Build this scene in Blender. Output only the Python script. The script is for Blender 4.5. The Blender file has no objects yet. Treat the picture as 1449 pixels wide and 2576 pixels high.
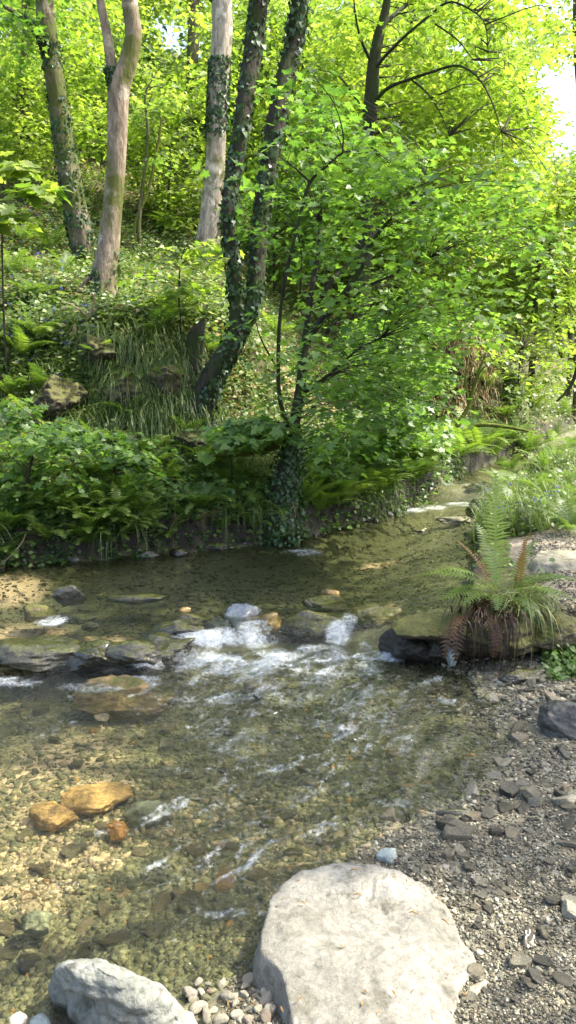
import bpy, bmesh, math, random
import numpy as np
from mathutils import Vector, Matrix
RNG = np.random.default_rng(7); random.seed(7)
SC = bpy.context.scene
COL = SC.collection

# ------------------------------------------------------------------ camera
PITCH = math.radians(11.0); CAMZ = 1.6; FPX = 1909.0; CU, CV = 724.5, 1288.0
cam_d = bpy.data.cameras.new('camera'); cam = bpy.data.objects.new('camera', cam_d); COL.objects.link(cam)
cam.location = (0, 0, CAMZ); cam.rotation_euler = (math.pi/2 - PITCH, 0, 0)
cam_d.sensor_fit = 'VERTICAL'; cam_d.angle = 2*math.atan(CV/FPX)
cam_d.clip_start = 0.05; cam_d.clip_end = 600
SC.camera = cam
# ------------------------------------------------------------------ light
SUN_EL = math.radians(56); SUN_AZ = math.radians(4)      # azimuth from +x towards +y
SD = np.array([math.cos(SUN_EL)*math.cos(SUN_AZ), math.cos(SUN_EL)*math.sin(SUN_AZ), math.sin(SUN_EL)])
world = bpy.data.worlds.new('World'); SC.world = world; world.use_nodes = True
wn = world.node_tree.nodes; wl = world.node_tree.links
sky = wn.new('ShaderNodeTexSky'); sky.sky_type = 'NISHITA'; sky.sun_disc = False
sky.sun_elevation = SUN_EL; sky.sun_rotation = math.pi/2 - SUN_AZ
sky.air_density = 1.0; sky.dust_density = 5.0; sky.ozone_density = 0.2
wn['Background'].inputs['Strength'].default_value = 0.15
wl.new(sky.outputs[0], wn['Background'].inputs['Color'])
sun_d = bpy.data.lights.new('sun', 'SUN'); sun_d.energy = 2.8; sun_d.angle = math.radians(0.5); sun_d.color = (1.0, 0.92, 0.76)
sun = bpy.data.objects.new('sun', sun_d); COL.objects.link(sun)
sun.rotation_euler = Vector(SD.tolist()).to_track_quat('Z', 'Y').to_euler()
sun.location = (20, 0, 30)
SC.view_settings.view_transform = 'Standard'; SC.view_settings.look = 'None'
SC.view_settings.exposure = 1.98; SC.view_settings.gamma = 1.0
SC.render.engine = 'CYCLES'
cy = SC.cycles
cy.max_bounces = 10; cy.diffuse_bounces = 4; cy.glossy_bounces = 3; cy.transmission_bounces = 4; cy.transparent_max_bounces = 12
cy.use_denoising = True; cy.sample_clamp_indirect = 6.0; cy.use_adaptive_sampling = True; cy.adaptive_threshold = 0.02
cy.caustics_reflective = False; cy.caustics_refractive = False

# ------------------------------------------------------------------ picture <-> place
cp, sp = math.cos(PITCH), math.sin(PITCH)
def rdir(u, v):
    a = (u-CU)/FPX; b = (v-CV)/FPX
    return np.array([a, cp - b*sp, -sp - b*cp])
def PY(u, v, Y):
    d = rdir(u, v); return np.array([0, 0, CAMZ]) + d*(Y/d[1])
def PZ(u, v, z):
    d = rdir(u, v); return np.array([0, 0, CAMZ]) + d*((z-CAMZ)/d[2])
def proj(P):
    P = np.asarray(P); q = P - np.array([0, 0, CAMZ])
    z = q[..., 1]*cp - q[..., 2]*sp; up = q[..., 1]*sp + q[..., 2]*cp
    z = np.maximum(z, 1e-3)
    return CU + FPX*q[..., 0]/z, CV - FPX*up/z

# ------------------------------------------------------------------ noise
def _h(ix, iy, iz, s):
    n = (ix.astype(np.int64)*374761393 + iy.astype(np.int64)*668265263 + iz.astype(np.int64)*2147483647 + s*1274126177) & 0xffffffff
    n = ((n ^ (n >> 13))*1274126177) & 0xffffffff
    n = ((n ^ (n >> 15))*2246822519) & 0xffffffff
    return ((n ^ (n >> 16)) & 0xffffff)/float(0xffffff)
def vn(x, y, z=None, s=0):
    x = np.asarray(x, float); y = np.asarray(y, float); z = np.zeros_like(x) if z is None else np.asarray(z, float)
    ix, iy, iz = np.floor(x), np.floor(y), np.floor(z); fx, fy, fz = x-ix, y-iy, z-iz
    fx, fy, fz = [f*f*(3-2*f) for f in (fx, fy, fz)]
    r = 0
    for dx in (0, 1):
        for dy in (0, 1):
            for dz in (0, 1):
                r = r + _h(ix+dx, iy+dy, iz+dz, s)*(fx if dx else 1-fx)*(fy if dy else 1-fy)*(fz if dz else 1-fz)
    return r*2-1
def fbm(x, y, z=None, s=0, o=4):
    r = 0; a = .5; k = 1.0
    for i in range(o):
        r = r + a*vn(x*k, y*k, None if z is None else z*k, s+i*17); a *= .5; k *= 2.03
    return r
def S(t):
    t = np.clip(t, 0, 1); return t*t*(3-2*t)

# ------------------------------------------------------------------ the lie of the land
def F(x): return np.interp(x, [-60, -20, -6, -4, -2.3, -1, 0, .6, 1.1, 1.8, 2.5, 4, 8, 60], [0, 3.4, 4.5, 5.0, 5.55, 6.0, 6.45, 7.1, 7.7, 8.9, 10, 12.5, 20, 80])
def N(y): return np.interp(y, [-40, -2, 0, 1.3, 1.6, 1.8, 2.0, 2.2, 2.4, 2.62, 3.1, 3.7, 4.0, 4.1, 4.6, 5.5, 6.8, 7.7, 9, 12, 20, 80],
                           [-20, -4, -2.2, -.95, -.35, -.12, -.05, .1, .35, .67, .92, .95, .75, .8, 1.1, 1.35, 1.7, 2.0, 2.9, 5.2, 10.5, 70])
def WY(x): return np.interp(x, [-3, -1.6, -.75, -.55, -.2, .6, 1.0, 5], [3.85, 3.9, 3.8, 4.0, 4.22, 4.25, 4.3, 4.3])
def level(x, y): return .10*S((y-WY(x))/.22+.5) + .13*S((y-8.35)/.3)
def terrain(x, y, fine=True):
    x = np.asarray(x, float); y = np.asarray(y, float)
    wob = .12*fbm(x*1.3, y*1.3, s=3, o=3)
    dF = (F(x)-y)*.9 + wob; dN = (N(y)-x)*.85 + wob*.6
    d = np.minimum(dF, dN); lv = level(x, y)
    bed = lv - .015 - .15*S(d/.8)
    s = np.maximum(-dF, 0); r = np.maximum(-dN, 0)
    ratio = x/np.maximum(y, 1.0)
    t = S((ratio+.10)/.2)
    left = np.interp(s, [0, .06, .5, 1.2, 1.55, 2.1, 3.4, 6, 12, 25, 60, 130], [0, .26, .42, .72, .95, 1.75, 2.15, 3.1, 6.2, 12.5, 27, 36])
    right = np.interp(s, [0, .06, 1.0, 2.5, 4, 7, 12, 25, 60, 130], [0, .24, .42, .62, .95, 1.9, 3.4, 6.5, 12, 15])
    hf = lv + left*(1-t) + right*t
    r1 = np.interp(r, [0, .3, 1, 3, 8, 30, 120], [0, .035, .12, .35, 1, 4, 16])
    r2 = np.interp(r, [0, .05, .5, 2, 5, 30, 120], [0, .14, .22, .40, .7, 3, 14])
    k = S((y-4.02 - .15*fbm(x*3, y*0, s=9))/.14)
    hr = np.minimum(lv, .25) + r1*(1-k) + r2*k
    out = np.where(dF < 0, hf, hr); out = np.where((dF < 0) & (dN < 0), np.maximum(hf, hr), out)
    h = np.where(d > 0, bed, out)
    h = h + S((s-.3)/2)*(.16*fbm(x*.9, y*.9, s=5)+.06*fbm(x*4, y*4, s=6)) + S((s-8)/20)*1.2*fbm(x*.2, y*.2, s=8)
    h = h + (1.15*S((y-11.7)/.5)*S((17-y)/3)*np.exp(-((x-2.85)/1.0)**2) + .25*S((y-11.4)/.3)*S((15-y)/3)*np.exp(-((x-2.4)/1.6)**2))*(y > 11)
    h = h + .38*np.exp(-(((x+1.35)/.75)**2+((y-7.9)/.45)**2))
    if fine: h = h + (.05*fbm(x*9, y*9, s=14, o=3)+.06*np.abs(vn(x*5, y*5, s=15)))*S((s+.05)/.1)*S((.45-s)/.2)*(dF < .05)
    if fine: h = h + .018*fbm(x*6, y*6, s=11) + .012*fbm(x*22, y*22, s=12, o=3)*(1+np.minimum(s, 1)*1.5)
    return h
def TG(x, y):
    x = np.asarray(x, float); y = np.asarray(y, float)
    i = np.clip(np.searchsorted(xs, x)-1, 0, len(xs)-2); j = np.clip(np.searchsorted(ys, y)-1, 0, len(ys)-2)
    fx = np.clip((x-xs[i])/(xs[i+1]-xs[i]), 0, 1); fy = np.clip((y-ys[j])/(ys[j+1]-ys[j]), 0, 1)
    return (ZG[j, i]*(1-fx)+ZG[j, i+1]*fx)*(1-fy)+(ZG[j+1, i]*(1-fx)+ZG[j+1, i+1]*fx)*fy
def T1(x, y): return float(TG(x, y))
def hit(u, v, ymax=80):
    d = rdir(u, v); ts = np.concatenate([np.arange(1, 12, .02), np.arange(12, ymax, .1)])/d[1]
    P = np.array([0, 0, CAMZ]) + ts[:, None]*d
    g = TG(P[:, 0], P[:, 1]); i = np.argmax(P[:, 2] < g)
    if not (P[:, 2] < g).any(): i = len(ts)-1
    p = P[i].copy(); p[2] = g[i]; return p

# ------------------------------------------------------------------ mesh helpers
def mk(name, V, Fs, mat, parent=None, loc=None, attrs=None, smooth=False, tags=None):
    V = np.asarray(V, float).reshape(-1, 3)
    if loc is None and parent is not None: loc0 = np.array(parent.location)
    else: loc0 = np.array(loc if loc is not None else (0, 0, 0), float)
    Vl = V - loc0
    me = bpy.data.meshes.new(name); me.vertices.add(len(V)); me.vertices.foreach_set('co', Vl.astype(np.float32).ravel())
    Fs = [np.asarray(f, np.int32) for f in Fs if len(f)]
    lt = np.concatenate([np.full(len(f), f.shape[1]) for f in Fs]); li = np.concatenate([f.ravel() for f in Fs])
    me.loops.add(len(li)); me.loops.foreach_set('vertex_index', li.astype(np.int32))
    me.polygons.add(len(lt)); ls = np.concatenate([[0], np.cumsum(lt)[:-1]])
    me.polygons.foreach_set('loop_start', ls.astype(np.int32))
    if smooth: me.polygons.foreach_set('use_smooth', np.ones(len(lt), bool))
    me.update(calc_edges=True)
    for k, a in (attrs or {}).items():
        at = me.attributes.new(k, 'FLOAT', 'POINT'); at.data.foreach_set('value', np.asarray(a, np.float32))
    me.materials.append(mat)
    o = bpy.data.objects.new(name, me); COL.objects.link(o)
    if parent is not None: o.parent = parent
    else: o.location = loc0
    if tags: tag(o, *tags)
    return o
def tag(o, label=None, cat=None, group=None, kind=None):
    if label: o['label'] = label
    if cat: o['category'] = cat
    if group: o['group'] = group
    if kind: o['kind'] = kind
    return o
def thing(name, label, cat, loc, group=None):
    o = bpy.data.objects.new(name, None); COL.objects.link(o); o.location = tuple(float(c) for c in loc)
    o.empty_display_size = .1
    return tag(o, label, cat, group)
def unit(v): return v/np.maximum(np.linalg.norm(v, axis=-1, keepdims=True), 1e-9)
def frames(n, ang=None, head=None):
    """rotation matrices (N,3,3) whose z column is n and x column heads along ang / head"""
    n = unit(np.asarray(n, float))
    if head is None: head = np.stack([np.cos(ang), np.sin(ang), np.zeros_like(ang)], -1)
    y = unit(np.cross(n, head)); x = np.cross(y, n)
    return np.stack([x, y, n], -1)
def place(tv, tf, P, R, sc, rnd, jit=None):
    k = len(tv); n = len(P); sc = np.asarray(sc, float)
    if sc.ndim == 1: sc = sc[:, None]
    V = np.einsum('nij,nkj->nki', R, tv[None]*sc[:, None, :]) + P[:, None, :]
    Fc = (tf[None] + (np.arange(n)*k)[:, None, None]).reshape(-1, tf.shape[1])
    return V.reshape(-1, 3), Fc, np.repeat(rnd, k)
def cr(pts, n):
    pts = np.asarray(pts, float); m = len(pts)
    if m == 2: t = np.linspace(0, 1, n)[:, None]; return pts[0]*(1-t)+pts[1]*t
    P = np.vstack([2*pts[0]-pts[1], pts, 2*pts[-1]-pts[-2]])
    out = []
    for q in np.linspace(0, m-1-1e-6, n):
        i = int(q); t = q-i; a, b, c, d = P[i:i+4]
        out.append(.5*((2*b)+(-a+c)*t+(2*a-5*b+4*c-d)*t*t+(-a+3*b-3*c+d)*t**3))
    return np.array(out)
def tube(pts, rad, n=24, k=10, rough=0.0, seed=0, flare=0.0):
    """tapered tube along pts; returns V,F"""
    pr = cr(np.hstack([np.asarray(pts, float), np.asarray(rad, float)[:, None]]), n); c = pr[:, :3]; r = np.maximum(pr[:, 3], 5e-4)
    t = unit(np.gradient(c, axis=0)); ref = np.array([0.0, 1.0, .13]); 
    if abs(t[:, 1]).mean() > .8: ref = np.array([0, 0, 1.0])
    x = unit(np.cross(t, ref)); y = np.cross(t, x)
    a = np.linspace(0, 2*math.pi, k, endpoint=False)
    ca, sa = np.cos(a), np.sin(a)
    rr = np.repeat(r[:, None], k, 1)
    if rough:
        L = np.concatenate([[0], np.cumsum(np.linalg.norm(np.diff(c, axis=0), axis=1))])
        A, LL = np.meshgrid(a, L)
        q = fbm(np.cos(A)*2.2+seed, np.sin(A)*2.2, LL*1.6, s=seed, o=4)
        fl = vn(np.cos(A)*5+seed, np.sin(A)*5, LL*.7, s=seed+5)
        rr = rr*(1+rough*(q*1.6+fl*.5))
    V = c[:, None, :] + rr[..., None]*(x[:, None, :]*ca[None, :, None] + y[:, None, :]*sa[None, :, None])
    V = V.reshape(-1, 3); i = np.arange(n-1)[:, None]*k; j = np.arange(k)[None, :]; j2 = (j+1) % k
    Fq = np.stack([i+j, i+j2, i+k+j2, i+k+j], -1).reshape(-1, 4)
    V = np.vstack([V, c[0], c[-1]]); e = n*k
    jj = np.arange(k); 
    F3 = np.vstack([np.stack([(jj+1) % k, jj, np.full(k, e)], -1), np.stack([(n-1)*k+jj, (n-1)*k+(jj+1) % k, np.full(k, e+1)], -1)])
    return V, Fq, F3, c, r
def join(parts):
    """parts: list of (V, [F...]) -> V, [F...]"""
    Vs = []; byk = {}; off = 0
    for V, Fs in parts:
        for f in Fs:
            f = np.asarray(f)
            if len(f): byk.setdefault(f.shape[1], []).append(f+off)
        Vs.append(V); off += len(V)
    return np.vstack(Vs), [np.vstack(b) for b in byk.values()]

# ------------------------------------------------------------------ materials
def newmat(name):
    m = bpy.data.materials.new(name); m.use_nodes = True; nt = m.node_tree
    for n in list(nt.nodes): nt.nodes.remove(n)
    return m, nt, nt.nodes.new('ShaderNodeOutputMaterial')
def nd(nt, t, ins=None, **kw):
    n = nt.nodes.new(t)
    for k, v in kw.items(): setattr(n, k, v)
    for k, v in (ins or {}).items():
        if hasattr(v, 'node'): nt.links.new(v, n.inputs[k])
        else: n.inputs[k].default_value = v
    return n
def ramp(nt, fac, stops, interp='LINEAR'):
    r = nt.nodes.new('ShaderNodeValToRGB'); r.color_ramp.interpolation = interp
    e = r.color_ramp.elements
    while len(e) < len(stops): e.new(.5)
    for i, (p, c) in enumerate(stops): e[i].position = p; e[i].color = (*c, 1) if len(c) == 3 else c
    nt.links.new(fac, r.inputs[0]); return r.outputs[0]
def mix(nt, f, a, b):
    n = nt.nodes.new('ShaderNodeMix'); n.data_type = 'RGBA'
    for s, v in ((n.inputs[0], f), (n.inputs[6], a), (n.inputs[7], b)):
        if hasattr(v, 'node'): nt.links.new(v, s)
        else: s.default_value = v if not isinstance(v, tuple) or len(v) == 4 else (*v, 1)
    return n.outputs[2]
def noise(nt, vec, scale, detail=4, rough=.6, dim=None):
    n = nd(nt, 'ShaderNodeTexNoise', {'Scale': scale, 'Detail': detail, 'Roughness': rough}); 
    if vec is not None: nt.links.new(vec, n.inputs['Vector'])
    return n.outputs[0]
def leafmat(name, stops, tr=0.5, trc=(1.5, 1.7, .8), gloss=.035):
    m, nt, out = newmat(name)
    a = nd(nt, 'ShaderNodeAttribute', attribute_name='rnd').outputs['Fac']
    c = ramp(nt, a, stops)
    d = nd(nt, 'ShaderNodeBsdfDiffuse', {'Color': c})
    tc = nd(nt, 'ShaderNodeVectorMath', {0: c, 1: trc}, operation='MULTIPLY').outputs[0]
    t = nd(nt, 'ShaderNodeBsdfTranslucent', {'Color': tc})
    g = nd(nt, 'ShaderNodeBsdfGlossy', {'Color': (.9, .95, 1, 1), 'Roughness': .45})
    m1 = nd(nt, 'ShaderNodeMixShader', {0: tr, 1: d.outputs[0], 2: t.outputs[0]})
    m2 = nd(nt, 'ShaderNodeMixShader', {0: gloss, 1: m1.outputs[0], 2: g.outputs[0]})
    nt.links.new(m2.outputs[0], out.inputs[0]); return m
M = {}
M['leaf_mid'] = leafmat('sycamore_leaf', [(0, (.065, .135, .032)), (.5, (.125, .22, .046)), (1, (.20, .30, .065))])
M['leaf_lit'] = leafmat('lit_leaf', [(0, (.10, .17, .028)), (.5, (.20, .28, .045)), (1, (.33, .38, .085))], tr=.55)  # lit copy of the leaf, sunlight put into its yellower, paler colour
M['leaf_far'] = leafmat('far_leaf', [(0, (.085, .145, .04)), (.5, (.175, .25, .065)), (1, (.33, .37, .13))], tr=.55)
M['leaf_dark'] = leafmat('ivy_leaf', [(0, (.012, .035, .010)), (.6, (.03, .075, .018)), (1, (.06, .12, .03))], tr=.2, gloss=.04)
M['cover'] = leafmat('ground_leaf', [(0, (.05, .085, .024)), (.5, (.11, .175, .04)), (.85, (.22, .27, .09)), (1, (.22, .20, .09))], tr=.35)
M['grass'] = leafmat('grass_blade', [(0, (.05, .09, .02)), (.5, (.10, .16, .035)), (.85, (.19, .25, .07)), (1, (.26, .24, .11))], tr=.4)
M['fern'] = leafmat('fern_green', [(0, (.06, .11, .022)), (.6, (.13, .20, .035)), (1, (.24, .31, .06))], tr=.45)
M['dead'] = leafmat('dead_fern', [(0, (.015, .009, .005)), (.6, (.05, .028, .014)), (1, (.13, .075, .035))], tr=.15, gloss=.02)
M['straw'] = leafmat('dry_litter', [(0, (.12, .075, .035)), (.6, (.30, .21, .10)), (1, (.46, .36, .21))], tr=.15, gloss=.03)
M['bluebell'] = leafmat('bluebell_petal', [(0, (.10, .10, .45)), (1, (.22, .22, .70))], tr=.4, trc=(1, 1, 1))
M['gold_tip'] = leafmat('young_fern_rust', [(0, (.15, .09, .02)), (1, (.30, .17, .035))], tr=.3, trc=(1.3, 1.2, .8))

def bark(name, c0, c1, moss=.3, mossc=(.06, .10, .015), lich=None, zs=.25, sc=9, bump=.6):
    m, nt, out = newmat(name)
    tc = nd(nt, 'ShaderNodeTexCoord').outputs['Object']
    mp = nd(nt, 'ShaderNodeMapping', {'Vector': tc, 'Scale': (1, 1, zs)}).outputs[0]
    n1 = noise(nt, mp, sc*2.2, 6, .65); n2 = noise(nt, tc, 2.1, 4, .6); n3 = noise(nt, tc, sc*3, 4, .7)
    c = ramp(nt, n1, [(.3, c0), (.68, c1)])
    if lich: c = mix(nt, ramp(nt, noise(nt, tc, 4.5, 5, .7), [(.52, (0, 0, 0)), (.6, (1, 1, 1))]), c, lich)
    c = mix(nt, ramp(nt, n2, [(max(.02, .62-moss*.45), (0, 0, 0)), (max(.1, .75-moss*.45), (1, 1, 1))]), c, mossc)
    b = nd(nt, 'ShaderNodeBump', {'Height': n1, 'Strength': min(1, bump*1.5), 'Distance': .04})
    b2 = nd(nt, 'ShaderNodeBump', {'Height': n3, 'Strength': bump*.5, 'Distance': .01, 'Normal': b.outputs[0]})
    p = nd(nt, 'ShaderNodeBsdfPrincipled', {'Base Color': c, 'Roughness': .85, 'Normal': b2.outputs[0]})
    p.inputs['Specular IOR Level'].default_value = .25
    nt.links.new(p.outputs[0], out.inputs[0]); return m
M['bark_dark'] = bark('dark_bark', (.012, .011, .008), (.05, .045, .034), .35, (.03, .045, .012))
M['bark_mid'] = bark('grey_brown_bark', (.045, .035, .025), (.17, .14, .105), .5, (.07, .085, .02), lich=(.25, .22, .17))
M['bark_pale'] = bark('pale_bark', (.16, .13, .10), (.46, .41, .35), .25, (.10, .11, .03), lich=(.55, .50, .44))
M['bark_moss'] = bark('mossy_bark', (.05, .045, .02), (.14, .13, .05), .95, (.10, .12, .018))
M['bark_pink'] = bark('pinkish_brown_bark', (.10, .075, .055), (.36, .29, .23), .38, (.10, .11, .03), lich=(.42, .36, .30))
M['bark_grey'] = bark('grey_bark', (.07, .065, .055), (.20, .19, .16), .35, (.06, .08, .025))
M['twig'] = bark('twig_bark', (.015, .012, .009), (.05, .04, .028), .1, sc=20, bump=.2)
M['dry_twig'] = bark('dead_wood', (.16, .10, .07), (.36, .27, .20), .1, sc=20, bump=.3)

def stonemat(name, stops, use_attr=False, moss=0.0, rough=.75, wet=0.0, sc=1.0):
    m, nt, out = newmat(name)
    tc = nd(nt, 'ShaderNodeTexCoord').outputs['Object']
    r = nd(nt, 'ShaderNodeAttribute', attribute_name='rnd').outputs['Fac'] if use_attr else nd(nt, 'ShaderNodeObjectInfo').outputs['Random']
    c = ramp(nt, r, stops)
    geo = nd(nt, 'ShaderNodeNewGeometry')
    n1 = noise(nt, tc, 14*sc, 6, .7); n2 = noise(nt, tc, 60*sc, 3, .7)
    k = ramp(nt, n1, [(.3, (.3, .3, .28)), (.7, (1.7, 1.65, 1.5))])
    c = nd(nt, 'ShaderNodeVectorMath', {0: c, 1: k}, operation='MULTIPLY').outputs[0]
    if moss:
        up = nd(nt, 'ShaderNodeSeparateXYZ', {0: geo.outputs['Normal']}).outputs[2]
        f = nd(nt, 'ShaderNodeMath', {0: up, 1: noise(nt, tc, 9, 5, .7)}, operation='MULTIPLY').outputs[0]
        c = mix(nt, ramp(nt, f, [(.5-moss*.4, (0, 0, 0)), (.62-moss*.4, (1, 1, 1))]), c, ramp(nt, n2, [(.3, (.035, .04, .008)), (.7, (.11, .11, .016))]))
    b = nd(nt, 'ShaderNodeBump', {'Height': n1, 'Strength': .9, 'Distance': .02})
    b2 = nd(nt, 'ShaderNodeBump', {'Height': n2, 'Strength': .7, 'Distance': .006, 'Normal': b.outputs[0]})
    p = nd(nt, 'ShaderNodeBsdfPrincipled', {'Base Color': c, 'Roughness': rough-wet*.5, 'Normal': b2.outputs[0]})
    if wet: p.inputs['Coat Weight'].default_value = wet; p.inputs['Coat Roughness'].default_value = .12
    nt.links.new(p.outputs[0], out.inputs[0]); return m
SL = [(0, (.040, .038, .028)), (.35, (.105, .10, .074)), (.6, (.165, .158, .118)), (.75, (.21, .18, .125)), (.9, (.27, .265, .21)), (1, (.45, .43, .35))]
M['slate'] = stonemat('slate_stone', SL, wet=.15)
M['slate_a'] = stonemat('slate_gravel', SL, use_attr=True, wet=.1)
M['bed_a'] = stonemat('bed_pebbles', [(0, (.085, .09, .05)), (.45, (.165, .165, .098)), (.7, (.25, .225, .14)), (.88, (.50, .39, .27)), (.97, (.64, .52, .39)), (1, (.40, .22, .08))], use_attr=True)
M['bed_d'] = stonemat('silt_reflection_pebbles', [(0, (.028, .03, .014)), (.5, (.06, .062, .03)), (.75, (.10, .09, .05)), (1, (.40, .31, .20))], use_attr=True)  # silt tone, darkened further to stand in for depth and dark reflections
M['bed_i'] = stonemat('bed_stone', [(0, (.06, .06, .035)), (.4, (.12, .11, .06)), (.7, (.19, .15, .08)), (.88, (.24, .23, .18)), (1, (.34, .20, .07))])
M['ochre'] = stonemat('ochre_stone', [(0, (.38, .24, .10)), (1, (.46, .30, .13))])
M['pebble'] = stonemat('pale_pebble', [(0, (.38, .36, .30)), (.5, (.58, .55, .46)), (.8, (.45, .42, .38)), (1, (.33, .25, .18))])
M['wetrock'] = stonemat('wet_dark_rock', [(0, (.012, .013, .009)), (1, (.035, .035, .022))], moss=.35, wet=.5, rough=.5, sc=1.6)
M['mossrock'] = stonemat('mossy_rock', [(0, (.07, .06, .035)), (1, (.12, .10, .06))], moss=.7)
M['olive'] = stonemat('olive_rock', [(0, (.028, .027, .014)), (1, (.045, .042, .02))], moss=.35, wet=.5, rough=.5, sc=1.6)
M['darkrock'] = stonemat('dark_ledge_rock', [(0, (.014, .012, .009)), (1, (.035, .031, .022))], moss=.12, wet=.2)
M['bluestone'] = stonemat('blue_grey_stone', [(0, (.20, .26, .28)), (1, (.28, .33, .34))])
M['brownslab'] = stonemat('brown_flat_stone', [(0, (.13, .085, .045)), (1, (.18, .12, .06))], wet=.3)

def boulder_mat(name, base0, base1, stain, top=None):
    m, nt, out = newmat(name)
    tc = nd(nt, 'ShaderNodeTexCoord').outputs['Object']
    n1 = noise(nt, tc, 3.2, 6, .6); n2 = noise(nt, tc, 45, 5, .75); n3 = noise(nt, tc, 9, 5, .65)
    c = ramp(nt, n1, [(.35, base0), (.6, base1)])
    c = mix(nt, ramp(nt, n3, [(.54, (0, 0, 0)), (.66, (.85, .85, .85))]), c, stain)
    mx = nd(nt, 'ShaderNodeVectorMath', {0: c, 1: ramp(nt, n2, [(.3, (.6, .6, .58)), (.7, (1.3, 1.3, 1.3))])}, operation='MULTIPLY').outputs[0]
    wv = nd(nt, 'ShaderNodeTexVoronoi', {'Vector': nd(nt, 'ShaderNodeVectorMath', {0: tc, 1: nd(nt, 'ShaderNodeTexNoise', {'Vector': tc, 'Scale': 5.0}).outputs['Color']}, operation='ADD').outputs[0], 'Scale': 1.5}, feature='DISTANCE_TO_EDGE').outputs[0]
    ck = ramp(nt, wv, [(0, (.72, .69, .64)), (.006, (1, 1, 1))])
    mx = nd(nt, 'ShaderNodeVectorMath', {0: mx, 1: ck}, operation='MULTIPLY').outputs[0]
    spots = nd(nt, 'ShaderNodeTexVoronoi', {'Vector': tc, 'Scale': 7.0}).outputs[0]
    mx = mix(nt, ramp(nt, spots, [(.09, (.6, .6, .6)), (.14, (0, 0, 0))]), mx, stain)
    b = nd(nt, 'ShaderNodeBump', {'Height': n3, 'Strength': .5, 'Distance': .02})
    b1 = nd(nt, 'ShaderNodeBump', {'Height': ck, 'Strength': .3, 'Distance': .006, 'Normal': b.outputs[0]})
    b2 = nd(nt, 'ShaderNodeBump', {'Height': n2, 'Strength': .9, 'Distance': .008, 'Normal': b1.outputs[0]})
    p = nd(nt, 'ShaderNodeBsdfPrincipled', {'Base Color': mx, 'Roughness': .85, 'Normal': b2.outputs[0]})
    nt.links.new(p.outputs[0], out.inputs[0]); return m
M['boulder'] = boulder_mat('pale_boulder', (.15, .145, .12), (.235, .23, .20), (.095, .09, .068))
M['leftrock'] = boulder_mat('blue_grey_boulder', (.13, .14, .122), (.27, .28, .25), (.06, .06, .045))

def ground_mat():
    m, nt, out = newmat('ground')
    tc = nd(nt, 'ShaderNodeTexCoord').outputs['Object']
    A = lambda n: nd(nt, 'ShaderNodeAttribute', attribute_name=n).outputs['Fac']
    n1 = noise(nt, tc, 3, 6, .65); n2 = noise(nt, tc, 30, 5, .7); n3 = noise(nt, tc, 1.1, 4, .6)
    soil = ramp(nt, n2, [(.3, (.02, .014, .008)), (.7, (.075, .055, .032))])
    moss = ramp(nt, n2, [(.3, (.035, .05, .01)), (.7, (.10, .12, .018))])
    litter = ramp(nt, n2, [(.3, (.12, .075, .04)), (.7, (.30, .21, .12))])
    veg = mix(nt, ramp(nt, n1, [(.40, (0, 0, 0)), (.56, (1, 1, 1))]), soil, moss)
    veg = mix(nt, ramp(nt, n3, [(.55, (0, 0, 0)), (.66, (.45, .45, .45))]), veg, litter)
    bed = mix(nt, n1, ramp(nt, n2, [(.25, (.06, .068, .032)), (.75, (.165, .17, .09))]), ramp(nt, n2, [(.25, (.085, .084, .045)), (.75, (.21, .20, .115))]))
    vo = nd(nt, 'ShaderNodeTexVoronoi', {'Vector': tc, 'Scale': 38.0}).outputs['Color']
    g = nd(nt, 'ShaderNodeSeparateColor', {0: vo}).outputs[0]
    shg = mix(nt, .45, ramp(nt, g, SL), ramp(nt, n2, [(.3, (.045, .040, .028)), (.7, (.14, .125, .088))]))
    path = mix(nt, .5, ramp(nt, g, [(0, (.14, .11, .085)), (1, (.42, .36, .29))]), (.20, .175, .14, 1))
    c = mix(nt, A('shingle'), veg, shg); c = mix(nt, A('path'), c, path); c = mix(nt, A('bed'), c, bed); c = mix(nt, A('cut'), c, (.012, .009, .006, 1))  # cut blends in near-black as painted shade below the banks
    c = mix(nt, A('deep_reflection'), c, ramp(nt, n2, [(.3, (.026, .032, .010)), (.7, (.065, .074, .024))]))  # dark olive painted on the bed for depth and bank reflections
    sun_sand = mix(nt, n2, (.40, .29, .19, 1), (.60, .48, .35, 1)); c = mix(nt, A('sun_sand'), c, sun_sand)  # pale sandy colour, also painting the sunlit patches of the bed
    b = nd(nt, 'ShaderNodeBump', {'Height': n2, 'Strength': .8, 'Distance': .02})
    p = nd(nt, 'ShaderNodeBsdfPrincipled', {'Base Color': c, 'Roughness': .9, 'Normal': b.outputs[0]})
    nt.links.new(p.outputs[0], out.inputs[0]); return m
M['ground'] = ground_mat()
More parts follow.
